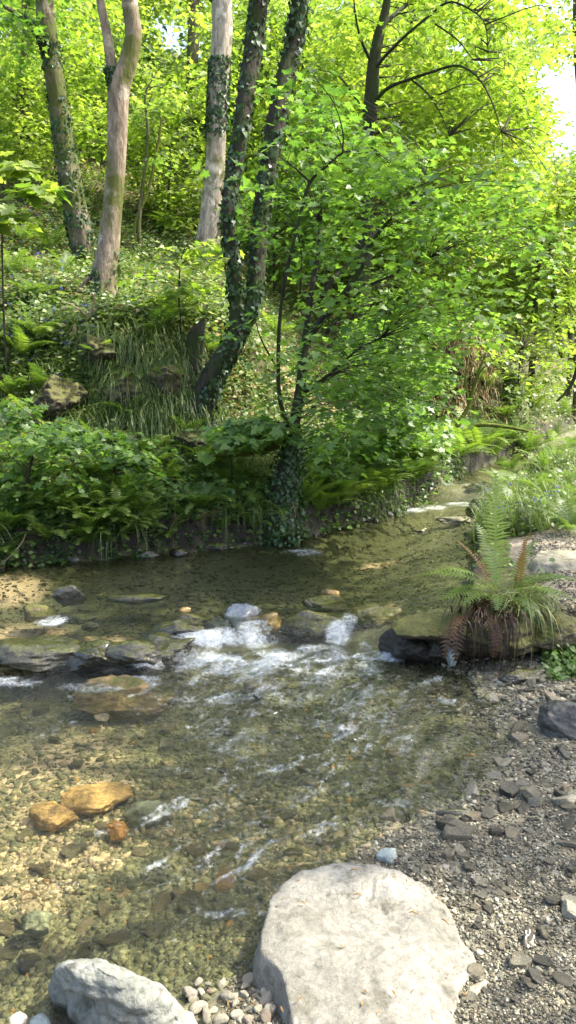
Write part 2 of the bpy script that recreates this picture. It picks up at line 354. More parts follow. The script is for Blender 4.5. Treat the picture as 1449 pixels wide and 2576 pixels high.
def water_mat():
    m, nt, out = newmat('water')
    tc = nd(nt, 'ShaderNodeTexCoord').outputs['Object']
    mp = nd(nt, 'ShaderNodeMapping', {'Vector': tc, 'Rotation': (0, 0, math.radians(-43)), 'Scale': (4, 16, 1)}).outputs[0]
    n1 = noise(nt, mp, 2.2, 5, .62); n2 = noise(nt, tc, 46, 3, .6)
    A = lambda n: nd(nt, 'ShaderNodeAttribute', attribute_name=n).outputs['Fac']
    b = nd(nt, 'ShaderNodeBump', {'Height': n1, 'Strength': .75, 'Distance': .03})
    b2 = nd(nt, 'ShaderNodeBump', {'Height': n2, 'Strength': .5, 'Distance': .008, 'Normal': b.outputs[0]})
    fr = nd(nt, 'ShaderNodeFresnel', {'IOR': 1.36, 'Normal': b2.outputs[0]}).outputs[0]
    tr = nd(nt, 'ShaderNodeBsdfTransparent', {'Color': (.93, .95, .82, 1)})
    gl = nd(nt, 'ShaderNodeBsdfGlossy', {'Color': (1, 1, 1, 1), 'Roughness': .04, 'Normal': b2.outputs[0]})
    w = nd(nt, 'ShaderNodeMixShader', {0: fr, 1: tr.outputs[0], 2: gl.outputs[0]})
    fn = noise(nt, nd(nt, 'ShaderNodeMapping', {'Vector': tc, 'Scale': (1, .8, 1)}).outputs[0], 42, 8, .8)
    fa = nd(nt, 'ShaderNodeMath', {0: A('foam_glint'), 1: .86}, operation='MULTIPLY').outputs[0]
    fb = nd(nt, 'ShaderNodeMath', {0: fn, 1: 1.9, 2: -.95}, operation='MULTIPLY_ADD').outputs[0]
    fc = nd(nt, 'ShaderNodeMath', {0: fa, 1: fb}, operation='ADD').outputs[0]
    ff = ramp(nt, fc, [(.26, (0, 0, 0)), (1.0, (.72, .72, .72))])
    fo = nd(nt, 'ShaderNodeBsdfPrincipled', {'Base Color': (.58, .64, .66, 1), 'Roughness': .35, 'Normal': b2.outputs[0]})  # pale colour of the foam and of the painted glints
    mx = nd(nt, 'ShaderNodeMixShader', {0: ff, 1: w.outputs[0], 2: fo.outputs[0]})
    nt.links.new(mx.outputs[0], out.inputs[0]); return m
M['water'] = water_mat()

# ------------------------------------------------------------------ ground sheet
def axis_pos(start, step0, rate, end):
    a = [start]
    while a[-1] < end: a.append(a[-1]+max(step0, rate*a[-1]))
    return a
xp = axis_pos(0, .013, .014, 160); xs = np.array([-v for v in xp[:0:-1]]+xp)
ys = np.array([-40, -20, -10, -5, -2, -1, -.4, 0, .3, .6]+axis_pos(.8, .011, .0075, 220))
X, Yg = np.meshgrid(xs, ys); X = X.ravel(); Yg = Yg.ravel()
Z = terrain(X, Yg); ZG = Z.reshape(len(ys), len(xs))
dFv = (F(X)-Yg)*.9; dNv = (N(Yg)-X)*.85
lv = level(X, Yg)
bedm = S(((lv-Z)+.03)/.05)*(np.minimum(dFv, dNv) > -.4)
shm = (dNv < .3)*(dFv > 0)*S((4.15-Yg)/.15)*S((Yg+3)/2)
pathm = (dNv < -.25)*(dFv > 0)*S((Yg-4.1)/.1)*S((5.9-Yg)/.3)*S((X-1.4)/.25+.3*vn(X*5, Yg*5))
cut = S(((Z-lv)+.03)/.04)*S(((lv+.34)-Z)/.1)*S((.32+dFv)/.12)*(dFv < .2)  # dark earth band, also painting the shade under the bank lip
cut = np.maximum(cut, (dNv < .15)*(dFv > 0)*S((Yg-3.80)/.1)*S((4.16-Yg)/.06)*(X < 1.75))  # same near-black paints the shaded hollow below the ledge
def blob(px, py, x, y, rx, ry): return S(1.6*(1-np.sqrt(((px-x)/rx)**2+((py-y)/ry)**2)))
deep_reflection = bedm*S((Yg-WY(X)-.1)/.4)*(1-.4*S((X-.7)/.6)); sun_sand = 0*X; SUN_SANDS = []  # upper pool bed darkened in colour for depth and reflections, less at right
for (u, v, rx, ry) in ((60, 1560, .35, .25), (40, 1480, .3, .3), (170, 1840, .35, .25), (60, 1900, .25, .2), (250, 1900, .2, .12), (80, 1990, .25, .16), (150, 2090, .3, .12), (60, 2180, .25, .12), (950, 1515, .22, .12), (960, 1400, .25, .15), (250, 1580, .3, .12), (880, 1320, .2, .1)):
    p = PZ(u, v, -.05 if v > 1620 else .03); SUN_SANDS.append((p[0], p[1], rx, ry)); sun_sand = np.maximum(sun_sand, blob(X, Yg, p[0], p[1], rx, ry))
sun_sand = sun_sand*bedm*(.75+.4*vn(X*6, Yg*6, s=4))  # pinkish bed patches with the sun patches painted into them
ny, nx = len(ys), len(xs)
i, j = np.meshgrid(np.arange(ny-1), np.arange(nx-1), indexing='ij'); q = (i*nx+j).ravel()
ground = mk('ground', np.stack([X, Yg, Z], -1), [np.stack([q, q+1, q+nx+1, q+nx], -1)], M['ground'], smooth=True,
            attrs=dict(bed=bedm, shingle=shm, path=pathm, cut=np.clip(cut, 0, 1), sun_sand=sun_sand, deep_reflection=deep_reflection*np.clip(.75+.3*vn(X*2, Yg*3, s=68), 0, .9)))
tag(ground, 'wooded valley ground: stream bed, shingle bank and mossy slope', 'ground', None, 'structure')

# ------------------------------------------------------------------ water sheet
xw = np.concatenate([np.arange(-9, -2.6, .12), np.arange(-2.6, 2.2, .013), np.arange(2.2, 9, .1)])
yw = np.array(axis_pos(.5, .010, .0035, 14))
XW, YW = np.meshgrid(xw, yw); sh = XW.shape; XW = XW.ravel(); YW = YW.ravel()
lvw = level(XW, YW)
al = (XW*-.70+YW*-.71); ac = (XW*.71-YW*.70)
below = S((WY(XW)-.05-YW)/.1); dist = np.maximum(WY(XW)-YW, 0)
turb = below*(.008+.018*np.exp(-dist/.6)+.008*np.exp(-((YW-3)/.8)**2))
wa = .25*fbm(XW*2.2, YW*2.2, s=61); rip = 1-np.abs(fbm((al+wa)*4.2, (ac+wa*.8)*12, s=21, o=4))*2.6
fast = S((XW+.9)/.5)*.6+.4
wz = lvw + turb*(rip*.6*(.6+.8*vn(XW*1.7, YW*1.7, s=62)) + .8*fbm(XW*14, YW*14, s=22, o=4))*fast + .006*below*fbm(al*1.5, ac*5, s=25)
wz += (1-below)*(.0065*fbm(XW*5, YW*16, s=23, o=4) + .0022*fbm(XW*30, YW*60, s=24, o=2))
foam_glint = 0*XW
FB = [(480, 1615, .11, .07, 1), (455, 1598, .06, .05, .8), (520, 1612, .1, .07, 1), (560, 1605, .1, .06, 1), (640, 1603, .12, .06, 1), (685, 1622, .1, .08, 1), (740, 1622, .1, .05, .8), (800, 1612, .12, .05, 1),
      (850, 1572, .07, .10, .9), (835, 1595, .1, .07, .8), (880, 1555, .05, .1, .7), (940, 1628, .12, .08, 1), (985, 1635, .07, .06, .9), (540, 1650, .22, .14, .85), (620, 1660, .25, .15, .8), (700, 1650, .22, .12, .85), (800, 1635, .2, .08, .8), (570, 1710, .28, .2, .45), (720, 1710, .3, .24, .45), (870, 1660, .25, .15, .5), (640, 1570, .12, .08, .8), (920, 1590, .04, .08, .8), (1010, 1605, .05, .1, .9), (650, 1800, .4, .3, .28), (850, 1760, .5, .3, .28), (120, 1650, .1, .08, .6), (250, 1655, .2, .05, .65), (360, 1660, .12, .05, .7),
      (12, 1692, .14, .06, 1), (60, 1698, .1, .05, .6), (300, 1700, .22, .05, .75), (240, 1706, .18, .06, .65), (355, 1688, .1, .05, .8), (130, 1562, .09, .10, .75), (765, 1390, .18, .12, .7), (1035, 1282, .16, .15, .8), (1090, 1276, .16, .15, .85), (1160, 1268, .2, .14, .7), (1145, 1224, .2, .1, .5),
      (1000, 1590, .04, .12, .9), (590, 1700, .5, .5, .25), (760, 1850, .6, .9, .2), (1090, 2045, .12, .05, .5), (1120, 2012, .08, .03, .5), (585, 2260, .10, .02, .45), (680, 2195, .1, .02, .45), (800, 1985, .08, .02, .4), (980, 1990, .1, .03, .4)]  # the small streaks nearest the camera are painted glints
for (u, v, rx, ry, s_) in FB:
    p = PZ(u, v, .05 if v > 1600 else .1 if v > 1260 else .2); foam_glint = np.maximum(foam_glint, s_*blob(XW, YW, p[0], p[1], rx*1.5, ry*1.5))
crest = np.clip((rip-.72)*1.0, 0, .30)*below*fast  # pale ripple crests, painted as glints
glint_st = fbm((al+wa*.7+.15*vn(XW*.9, YW*.9, s=64))*5.5, (ac+wa*.9)*26, s=63, o=4); glint_st = np.clip((glint_st-.07)*4.5, 0, 1)*S((vn(XW*2.6, YW*2.6, s=66)+.45)*1.1)
pu, pv = proj(np.stack([XW, YW, wz], -1)); glint_st *= below*S((XW+1.05+.25*(YW-2))/.5)*S((YW-1.85)/.3)*S((3.95-YW)/.3)
foam_glint = np.maximum(foam_glint, .46*glint_st)  # silvery ripple reflections painted in as pale streaks
wz += .005*glint_st
foam_glint = foam_glint*np.clip(.80+.75*fbm(XW*9, YW*9, s=33, o=4)+.35*vn(al*4, ac*14, s=34), 0, 1.15)
foam_glint = np.clip(foam_glint + crest*S((foam_glint+.45)*1.2), 0, 1)
wz += .02*foam_glint*fbm(XW*20, YW*20, s=31, o=3)*below
tw = terrain(XW, YW); keep = (tw < wz+.08).reshape(sh)
ii, jj = np.meshgrid(np.arange(sh[0]-1), np.arange(sh[1]-1), indexing='ij')
kq = keep[:-1, :-1] | keep[1:, :-1] | keep[:-1, 1:] | keep[1:, 1:]
q = (ii*sh[1]+jj)[kq]
used = np.unique(np.concatenate([q, q+1, q+sh[1], q+sh[1]+1])); rm = np.full(len(XW), -1); rm[used] = np.arange(len(used))
Fw = rm[np.stack([q, q+1, q+sh[1]+1, q+sh[1]], -1)]
water = mk('stream_water', np.stack([XW, YW, wz], -1)[used], [Fw], M['water'], smooth=True, attrs=dict(foam_glint=foam_glint[used]))
tag(water, 'clear shallow stream water with ripples and white riffles', 'water', None, 'structure')

# ------------------------------------------------------------------ rocks
def ico(sub):
    bm = bmesh.new(); bmesh.ops.create_icosphere(bm, subdivisions=sub, radius=1)
    V = np.array([v.co[:] for v in bm.verts]); Fc = np.array([[v.index for v in f.verts] for f in bm.faces]); bm.free(); return V, Fc
ICO = {s: ico(s) for s in (1, 2, 3, 4, 5)}
def rockshape(seed, sub=4, planes=14, rough=.06, flat=1.0, dmin=.55, dmax=.85):
    r = np.random.default_rng(seed); V, Fc = ICO[sub]; V = V.copy()
    for _ in range(planes):
        n = unit(r.normal(size=3)*np.array([1, 1, flat])); d = r.uniform(dmin, dmax); pr_ = V@n
        V = np.where((pr_ > d)[:, None], V-((pr_-d)*.92)[:, None]*n, V)
    if rough:
        V = V*(1+rough*.9*fbm(V[:, 0]*6+seed, V[:, 1]*6, V[:, 2]*12, s=seed+2, o=4)-rough*.5*np.abs(fbm(V[:, 0]*2+seed, V[:, 1]*2, V[:, 2]*5, s=seed+7, o=3)))[:, None]
        f = fbm(V[:, 0]*2.2+seed, V[:, 1]*2.2, V[:, 2]*2.2, s=seed, o=5)
        V = V*(1+rough*2*f)[:, None]
    return V, Fc
def rock(name, label, P, size, mat, seed, rot=0., tilt=(0, 0), cat='rock', group=None, sub=5, rough=.11, planes=12, bed=.3, parent=None):
    V, Fc = rockshape(seed, sub, planes, rough); V = V*np.array(size)/2/.78
    R = np.array(Matrix.Rotation(rot, 3, 'Z') @ Matrix.Rotation(tilt[0], 3, 'X') @ Matrix.Rotation(tilt[1], 3, 'Y'))
    V = V@R.T + np.asarray(P) + np.array([0, 0, size[2]*(.5-bed)])
    return mk(name, V, [Fc], mat, parent=parent, loc=None if parent else P, smooth=True, tags=None if parent else (label, cat, group))

# the large pale boulder: outline from the photo, real thickness
def slab(name, outline, ztop, zbase, mat, label, cat, rough=.012, tilt=None, nr=40, na=220, dome=.04, edge=.16, extra=None):
    O = np.array([PZ(u, v, ztop)[:2] for u, v in outline]); c = O.mean(0)
    Oc = np.vstack([O, O[:1]]); L = np.concatenate([[0], np.cumsum(np.linalg.norm(np.diff(Oc, axis=0), axis=1))]); 
    t = np.linspace(0, L[-1], na, endpoint=False); oc = np.stack([np.interp(t, L, Oc[:, 0]), np.interp(t, L, Oc[:, 1])], -1)
    oc = (oc+np.roll(oc, 1, 0)+np.roll(oc, -1, 0))/3
    rows = []
    for k in range(nr+1):
        f = (k/nr); P = c + (oc-c)*(1-(1-f)**1.0); 
        e = S((1-f)/edge); z = zbase + (ztop-zbase)*(.55+.45*e) + dome*(1-f*f)
        rows.append(np.column_stack([P, np.full(na, z)]))
    for k, (o_, zz) in enumerate([(1.015, .5), (1.0, .3), (.97, .12), (.94, 0.0)]):
        rows.append(np.column_stack([c+(oc-c)*o_, np.full(na, zbase+(ztop-zbase)*zz*.95)]))
    V = np.vstack(rows); nrw = len(rows)
    if extra is not None: V = extra(V, c)
    r_ = fbm(V[:, 0]*5, V[:, 1]*5, V[:, 2]*5, s=41, o=5) - 1.2*np.exp(-(fbm(V[:, 0]*3+4, V[:, 1]*5, s=45, o=4)/.012)**2)*.35
    V[:, 2] += rough*2.0*r_ + rough*.5*fbm(V[:, 0]*30, V[:, 1]*30, V[:, 2]*30, s=42, o=3)
    V[:, 0] += rough*fbm(V[:, 0]*9, V[:, 1]*9, V[:, 2]*14, s=43); V[:, 1] += rough*fbm(V[:, 0]*9, V[:, 1]*9, V[:, 2]*14, s=44)
    i = np.arange(nrw-1)[:, None]*na; j = np.arange(na)[None]; j2 = (j+1) % na
    Fq = np.stack([i+j, i+na+j, i+na+j2, i+j2], -1).reshape(-1, 4)
    return mk(name, V, [Fq], mat, loc=(c[0], c[1], zbase), smooth=True, tags=(label, cat))
def boulder_relief(V, c):
    # stepped ledge running across the top and a slope down to the right and the back
    s1 = S((V[:, 1]-1.99-.05*np.sin(V[:, 0]*9)+(V[:, 0]-.3)*.14)/.035); V[:, 2] -= .026*s1
    s2 = S((V[:, 1]-2.24+.04*np.sin(V[:, 0]*7))/.05); V[:, 2] -= .045*s2
    V[:, 2] -= .05*S((V[:, 0]-.30-.1*(V[:, 1]-1.7))/.3)
    return V
slab('boulder', [(655, 2310), (668, 2255), (700, 2210), (748, 2172), (810, 2150), (880, 2146), (950, 2150), (1020, 2168), (1075, 2190), (1108, 2225), (1140, 2275), (1165, 2320), (1210, 2375), (1215, 2420), (1175, 2470), (1160, 2560), (1165, 2640), (1100, 2760), (950, 2840), (820, 2800), (750, 2680), (718, 2560), (708, 2500), (690, 2450), (640, 2400), (640, 2350)],
     .10, -.06, M['boulder'], 'large pale sunlit boulder with a flat top at the water edge', 'boulder', extra=boulder_relief, dome=.012, edge=.05)

def hullrock(name, pts, mat, label, cat, cuts=5, rough=.02, seed=0):
    bm = bmesh.new(); [bm.verts.new(tuple(p)) for p in pts]
    r = bmesh.ops.convex_hull(bm, input=bm.verts[:])
    bmesh.ops.delete(bm, geom=[g for g in r['geom_interior'] if isinstance(g, bmesh.types.BMVert)], context='VERTS')
    for k in range(cuts):
        bmesh.ops.subdivide_edges(bm, edges=bm.edges[:], cuts=1, use_grid_fill=True)
        if k in (0, 1, 2): bmesh.ops.smooth_vert(bm, verts=bm.verts[:], factor=.35, use_axis_x=True, use_axis_y=True, use_axis_z=True)
    bmesh.ops.triangulate(bm, faces=bm.faces[:]); bm.normal_update()
    V = np.array([v.co[:] for v in bm.verts]); Nn = np.array([v.normal[:] for v in bm.verts]); Fc = np.array([[v.index for v in f.verts] for f in bm.faces]); bm.free()
    d = fbm(V[:, 0]*6, V[:, 1]*6, V[:, 2]*10, s=seed, o=5)+.25*fbm(V[:, 0]*26, V[:, 1]*26, V[:, 2]*40, s=seed+3, o=3)
    d = d - .9*np.abs(fbm(V[:, 0]*4+V[:, 2]*6, V[:, 1]*8, V[:, 2]*9, s=seed+9, o=3))
    V = V + Nn*(d*rough*1.6)[:, None]; b = V.mean(0); b[2] = V[:, 2].min()
    return mk(name, V, [Fc], mat, loc=b, smooth=True, tags=(label, cat))
hp = [PZ(u, v, z) for u, v, z in ((142, 2425, .20), (160, 2405, .27), (215, 2408, .28), (300, 2450, .25), (390, 2478, .17), (480, 2530, .10), (520, 2600, .06), (430, 2640, .08), (300, 2600, .12), (210, 2540, .15))]
hb = [PZ(u, v, -.06) for u, v in ((120, 2500), (150, 2440), (260, 2460), (420, 2500), (560, 2580), (540, 2680), (300, 2680), (170, 2620))]
hb += [PZ(u, v, .05) for u, v in ((150, 2500), (190, 2560), (260, 2620))]
hullrock('rock', hp+hb, M['leftrock'], 'blue grey wedge shaped rock with a raised left end, beside the pale pebbles', 'rock', rough=.03, seed=77)

# weir, ledge and stream rocks, one by one: (u, v, z of centre base, size, material, seed, rotation, tilt, label)
RK = [
 (110, 1655, .02, (.50, .26, .15), 'olive', 3, .05, (0, 0), 'broad olive green ledge rock at the left end of the weir'),
 (225, 1668, .01, (.34, .20, .15), 'wetrock', 4, -.05, (0, 0), 'long wet black ledge rock in the middle of the left weir'),
 (330, 1668, .01, (.30, .20, .14), 'wetrock', 5, .1, (0, 0), 'wet dark weir rock with a bright splash at its foot'),
 (400, 1643, .01, (.34, .28, .15), 'olive', 6, .1, (0, 0), 'rounded olive rock at the right end of the left ledge'),
 (425, 1612, .03, (.34, .16, .14), 'wetrock', 7, .1, (0, 0), 'low black rock left of the white riffle'),
 (545, 1590, .0, (.15, .13, .13), 'bluewet', 8, .3, (0, 0), 'small shiny rock left of the splashing rock'),
 (612, 1580, .0, (.20, .16, .19), 'bluewet', 9, .1, (0, 0), 'shiny rounded rock with water splashing over it'),
 (665, 1585, .0, (.20, .15, .13), 'ochrewet', 10, .1, (0, 0), 'golden brown rock right of the splashing rock'),
 (780, 1585, .0, (.42, .26, .17), 'olive', 11, -.1, (0, 0), 'green rock in the centre of the riffle'),
 (945, 1560, .03, (.26, .24, .11), 'olive2', 12, .0, (0, 0), 'flat mossy golden rock above the dark gap'),
 (490, 1568, .05, (.30, .16, .08), 'olive', 13, .0, (0, 0), 'submerged mossy stone upstream of the riffle'),
 (820, 1525, .06, (.26, .18, .08), 'olive', 14, .0, (0, 0), 'low mossy stone where the riffle begins'),
 (833, 1496, .08, (.12, .09, .05), 'ochrewet', 15, .0, (0, 0), 'little golden stone just above the riffle'),
 (100, 1548, .05, (.20, .14, .11), 'mossrock', 16, .0, (0, 0), 'small green mossy stone in the left shallows'),
 (182, 1512, .06, (.20, .10, .13), 'wetrock', 17, .2, (0, 0), 'dark knobbly rock in the left shallows'),
 (195, 1560, .06, (.24, .09, .06), 'wetrock', 18, -.1, (0, 0), 'thin dark rock edge below the knobbly rock'),
 (225, 1580, .05, (.10, .07, .05), 'wetrock', 19, .1, (0, 0), 'tiny dark rock left of the weir pool'),
 (345, 1512, .07, (.34, .14, .06), 'wetrock', 20, 0, (0, 0), 'flat dark stone breaking the upper pool surface'),
 (464, 1537, .09, (.07, .05, .03), 'ochrewet', 21, 0, (0, 0), 'single yellow stone in the upper pool'),
 (305, 1775, -.11, (.38, .26, .17), 'goldbed', 22, .15, (0, 0), 'large golden brown rock lying under the water below the weir'),
 (258, 1808, -.03, (.07, .05, .03), 'pebble', 23, 0, (0, 0), 'small pale stone in front of the golden rock'),
 (235, 2015, -.135, (.24, .15, .07), 'ochre', 24, .3, (0, 0), 'bright orange stone under the water in the sun'),
 (140, 2060, -.135, (.17, .12, .07), 'ochre', 25, -.3, (0, 0), 'rust orange stone under the water at the left'),
 (300, 2098, -.13, (.08, .06, .06), 'orange', 26, 0, (0, 0), 'small vivid orange stone under the water'),
 (95, 2330, -.10, (.10, .08, .06), 'palebed', 27, .4, (0, 0), 'pale blue stone under the water behind the wedge rock'),
 (372, 2060, -.15, (.17, .10, .10), 'palebed', 29, .4, (0, 0), 'pale grey green slab under the water beside the orange stones'),
 (1040, 1650, -.02, (.30, .26, .22), 'darkrock', 30, .2, (0, 0), 'dark rock beneath the mossy ledge slab'),
 (1110, 1655, -.02, (.34, .26, .22), 'darkrock', 31, .0, (0, 0), 'dark rock at the foot of the fern clump'),
 (1195, 1640, .0, (.26, .20, .18), 'darkrock', 32, .0, (0, 0), 'black rock in the hollow under the ferns'),
 (1275, 1640, .02, (.30, .20, .14), 'darkrock', 33, .0, (0, 0), 'layered dark rock right of the hollow'),
 (1330, 1712, .02, (.24, .10, .07), 'wetrock', 34, .05, (0, 0), 'long low wet black stone on the shingle'),
 (1395, 1625, .08, (.20, .14, .14), 'mossrock', 35, .0, (0, 0), 'mossy brown stone at the corner of the turf edge'),
 (1425, 1838, .02, (.26, .16, .16), 'darkslate', 36, -.5, (.2, .3), 'dark angular slate block at the right edge of the shingle'),
 (1225, 1290, .10, (.34, .30, .22), 'wetrock', 37, 0, (0, 0), 'dark rounded rock on the right bank behind the fern'),
 (1150, 1312, .10, (.34, .20, .07), 'slate', 38, 0, (0, 0), 'flat pale oval stone in the far pool'),
 (1055, 1338, .085, (.12, .07, .04), 'wetrock', 39, 0, (0, 0), 'tiny dark stone in the upper pool near the far bank'),
 (1130, 1232, .12, (.50, .30, .16), 'wetrock', 40, .1, (0, 0), 'dark rock at the foot of the far cascade'),
 (1210, 1240, .12, (.40, .30, .18), 'wetrock', 45, -.2, (0, 0), 'dark rock at the right side of the far cascade'),
 (540, 1378, .10, (.30, .14, .06), 'wetrock', 47, .0, (0, 0), 'flat wet stone at the foot of the far bank'),
 (495, 1370, .10, (.13, .10, .07), 'slate', 48, .0, (0, 0), 'little grey stone at the foot of the far bank'),
 (1090, 2022+25, -.02, (.02, .02, .01), 'slate', 49, 0, (0, 0), None),
 (1160, 2052, -.0, (.19, .035, .03), 'wetrock', 50, .08, (0, 0), 'thin black slate sliver at the water edge'),
 (960, 2080, -.10, (.30, .20, .06), 'slate', 51, .2, (0, 0), 'broad flat slate under the water behind the boulder'),
 (640, 1730, -.1, (.16, .12, .06), 'slate', 52, 0, (0, 0), 'flat pale green stone under the water below the riffle'),
]
M['outrock'] = stonemat('outcrop_rock', [(0, (.03, .025, .014)), (1, (.06, .05, .028))], moss=.95)
M['bluewet'] = stonemat('blue_wet_rock', [(0, (.07, .09, .12)), (1, (.12, .14, .18))], wet=.9, rough=.4)
M['ochrewet'] = stonemat('golden_wet_rock', [(0, (.20, .13, .03)), (1, (.26, .16, .04))], wet=.6, moss=.2)
M['olive2'] = stonemat('golden_moss_rock', [(0, (.16, .13, .05)), (1, (.20, .15, .06))], wet=.5, moss=.45)
M['goldbed'] = stonemat('golden_bed_rock', [(0, (.15, .11, .05)), (1, (.18, .13, .06))], moss=.3)
M['orange'] = stonemat('orange_stone', [(0, (.50, .24, .07)), (1, (.5, .24, .07))])
M['palebed'] = stonemat('pale_green_bed_stone', [(0, (.22, .24, .18)), (1, (.24, .26, .2))])
M['darkslate'] = stonemat('dark_slate', [(0, (.04, .04, .04)), (1, (.06, .06, .055))], wet=.3)
OUT = [(330, 985, .7, 'dark mossy rock in the middle of the left outcrop'), (425, 975, .6, 'mossy rock at the right side of the left outcrop'), (150, 1010, .6, 'shaded mossy rock at the left foot of the outcrop'), (470, 1110, .45, 'yellow green moss covered rock near the mossy log'), (250, 900, .5, 'mossy rock on the crest of the left outcrop')]
for k, (u, v, w, lab) in enumerate(OUT):
    w *= .68
    rock('rock', lab, hit(u, v), (w, .45, w*.95), M['outrock'], 200+k, .2*k, cat='rock', bed=.45, rough=.17)
rr_ = np.random.default_rng(12)
for k in range(26):
    x = rr_.uniform(-2.6, 1.6); y = float(F(x))+rr_.uniform(-.10, .06); w = rr_.uniform(.07, .20)
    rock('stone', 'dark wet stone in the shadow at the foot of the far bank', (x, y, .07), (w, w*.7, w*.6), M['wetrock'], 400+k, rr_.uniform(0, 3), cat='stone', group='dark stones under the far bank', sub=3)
for (u, v, z, size, mt, seed, rot, tilt, label) in RK:
    if label: rock('rock' if size[0] > .15 else 'stone', label, PZ(u, v, z), size, M[mt], seed, rot, tilt, cat='rock' if size[0] > .15 else 'stone', sub=5 if size[0] > .2 else 4)
# overhanging ledge slab, with moss on it
LX = [(985, 1560), (1010, 1546), (1060, 1540), (1140, 1530), (1200, 1545), (1200, 1585), (1120, 1590), (1050, 1592), (1000, 1588)]
slab('ledge_slab', LX, .215, .165, M['outrock'], 'thin mossy ledge slab jutting over the water below the ferns', 'ledge', rough=.010, dome=.01, na=120, nr=16)
slab('flat_stone', [(1325, 1405), (1345, 1385), (1400, 1380), (1500, 1385), (1560, 1405), (1500, 1428), (1400, 1426), (1340, 1420)], .36, .22, M['slate'], 'flat stone slab on the path beyond the fern clump', 'stone', rough=.012, dome=.01, na=120, nr=16)
# light angular stone by the boulder and the brown slab
def shard(name, pts, h, mat, label, seed, cat='stone', zb=-.03):
    O = [PZ(u, v, zb+h*.8) for u, v in pts]; c = np.mean(O, 0)
    P = [p.copy() for p in O]+[np.array([c[0]+(p[0]-c[0])*1.08, c[1]+(p[1]-c[1])*1.08, zb]) for p in O]+[np.array([c[0], c[1], zb+h])]
    return hullrock(name, P, mat, label, cat, cuts=4, rough=.004, seed=seed)
shard('stone', [(940, 2150), (950, 2132), (1000, 2125), (1002, 2158), (985, 2168)], .08, M['bluestone'], 'small pale blue angular stone behind the boulder', 5)
shard('stone', [(930, 2108), (975, 2102), (1022, 2118), (985, 2128), (945, 2128)], .035, M['brownslab'], 'flat brown slate lying behind the pale blue stone', 6, zb=-.045)
shard('stone', [(1155, 2510), (1180, 2480), (1240, 2445), (1255, 2465), (1200, 2530), (1180, 2550)], .06, M['pebble'], 'long pale stone lying right of the big boulder', 7, zb=.02)
shard('stone', [(1115, 1610), (1130, 1602), (1160, 1618), (1150, 1645), (1130, 1650)], .10, M['bluestone'], 'upright pale green stone under the mossy ledge slab', 8, zb=.03)
shard('stone', [(20, 2555), (50, 2540), (72, 2552), (55, 2580), (25, 2600)], .05, M['pebble'], 'white oval stone in the bottom left corner', 9, zb=.0)
shard('stone', [(70, 2560), (105, 2540), (128, 2555), (135, 2600), (80, 2610)], .05, M['bluestone'], 'blue grey stone left of the wedge rock', 10, zb=.0)
shard('stone', [(1385, 1765), (1400, 1755), (1420, 1768), (1410, 1785), (1390, 1785)], .06, M['slate'], 'rounded grey cobble on the shingle near the right edge', 11, zb=.02)

# ---- loose stones: individuals nearest, the rest as gravel
def slate_shape(seed, sub=2, thick=.3):
    r = np.random.default_rng(seed); V, Fc = ICO[sub]; V = V.copy()
    for _ in range(7):
        a = r.uniform(0, 2*math.pi); n = np.array([math.cos(a), math.sin(a), r.normal()*.15]); n /= np.linalg.norm(n); d = r.uniform(.45, .8); p_ = V@n
        V = np.where((p_ > d)[:, None], V-(p_-d)[:, None]*n, V)
    V[:, 2] = np.clip(V[:, 2], -.55, .5)*(1+.15*r.normal()); V[:, 2] += .18*vn(V[:, 0]*2+seed, V[:, 1]*2)
    return V*np.array([1, r.uniform(.5, .85), thick]), Fc
PROTO = []
for k in range(14):
    V, Fc = slate_shape(100+k, 3, .28+.02*k)
    o = mk('stone', V, [Fc], M['slate'], smooth=False); PROTO.append(o.data); bpy.data.objects.remove(o)
BEDP = []
for me in PROTO: m2 = me.copy(); m2.materials.clear(); m2.materials.append(M['bed_i']); BEDP.append(m2)
PEBP = []
for k in range(10):
    V, Fc = rockshape(300+k, 3, 8, .04); o = mk('pebble', V*np.array([1, .7, .55]), [Fc], M['pebble'], smooth=True); PEBP.append(o.data); bpy.data.objects.remove(o)
def stone_copy(name, me, P, s, label, cat, group, flat=.25):
    o = bpy.data.objects.new(name, me); COL.objects.link(o); o.location = tuple(P); o.scale = (s, s, s)
    o.rotation_euler = (random.gauss(0, flat), random.gauss(0, flat), random.uniform(0, 6.28)); return tag(o, label, cat, group)
def avoid(x, y):
    u, v = proj(np.array([x, y, .1])); 
    return (640 < u < 1180 and v > 2150) or (140 < u < 520 and v > 2410)
cnt = 0
while cnt < 150:
    u = random.uniform(1120, 1449); v = random.uniform(1660, 2560)
    p = PZ(u, v, .05)
    if avoid(p[0], p[1]) or (N(p[1])-p[0]) > 0.02 or p[1] > 4.0: continue
    z = T1(p[0], p[1]); s = random.choice([.014, .018, .022, .026, .034, .045]) * (1.0 if v < 2100 else .8)
    stone_copy('stone', random.choice(PROTO), (p[0], p[1], z+s*.12), s, 'small loose slate stone lying on the dark shingle at the right', 'stone', 'slate stones on the shingle bank'); cnt += 1
cnt = 0
while cnt < 34:
    u = random.uniform(1120, 1449); v = random.uniform(1665, 2150) if cnt < 26 else random.uniform(2150, 2500)
    p = PZ(u, v, .05)
    if avoid(p[0], p[1]) or (N(p[1])-p[0]) > .03 or p[1] > 4.0: continue
    s = random.uniform(.045, .075)*(1 if v < 2100 else .6)
    stone_copy('stone', random.choice(PROTO), (p[0], p[1], T1(p[0], p[1])+s*.15), s, 'broad flat slate lying on the upper part of the shingle', 'stone', 'broad slates on the shingle', .3); cnt += 1
cnt = 0
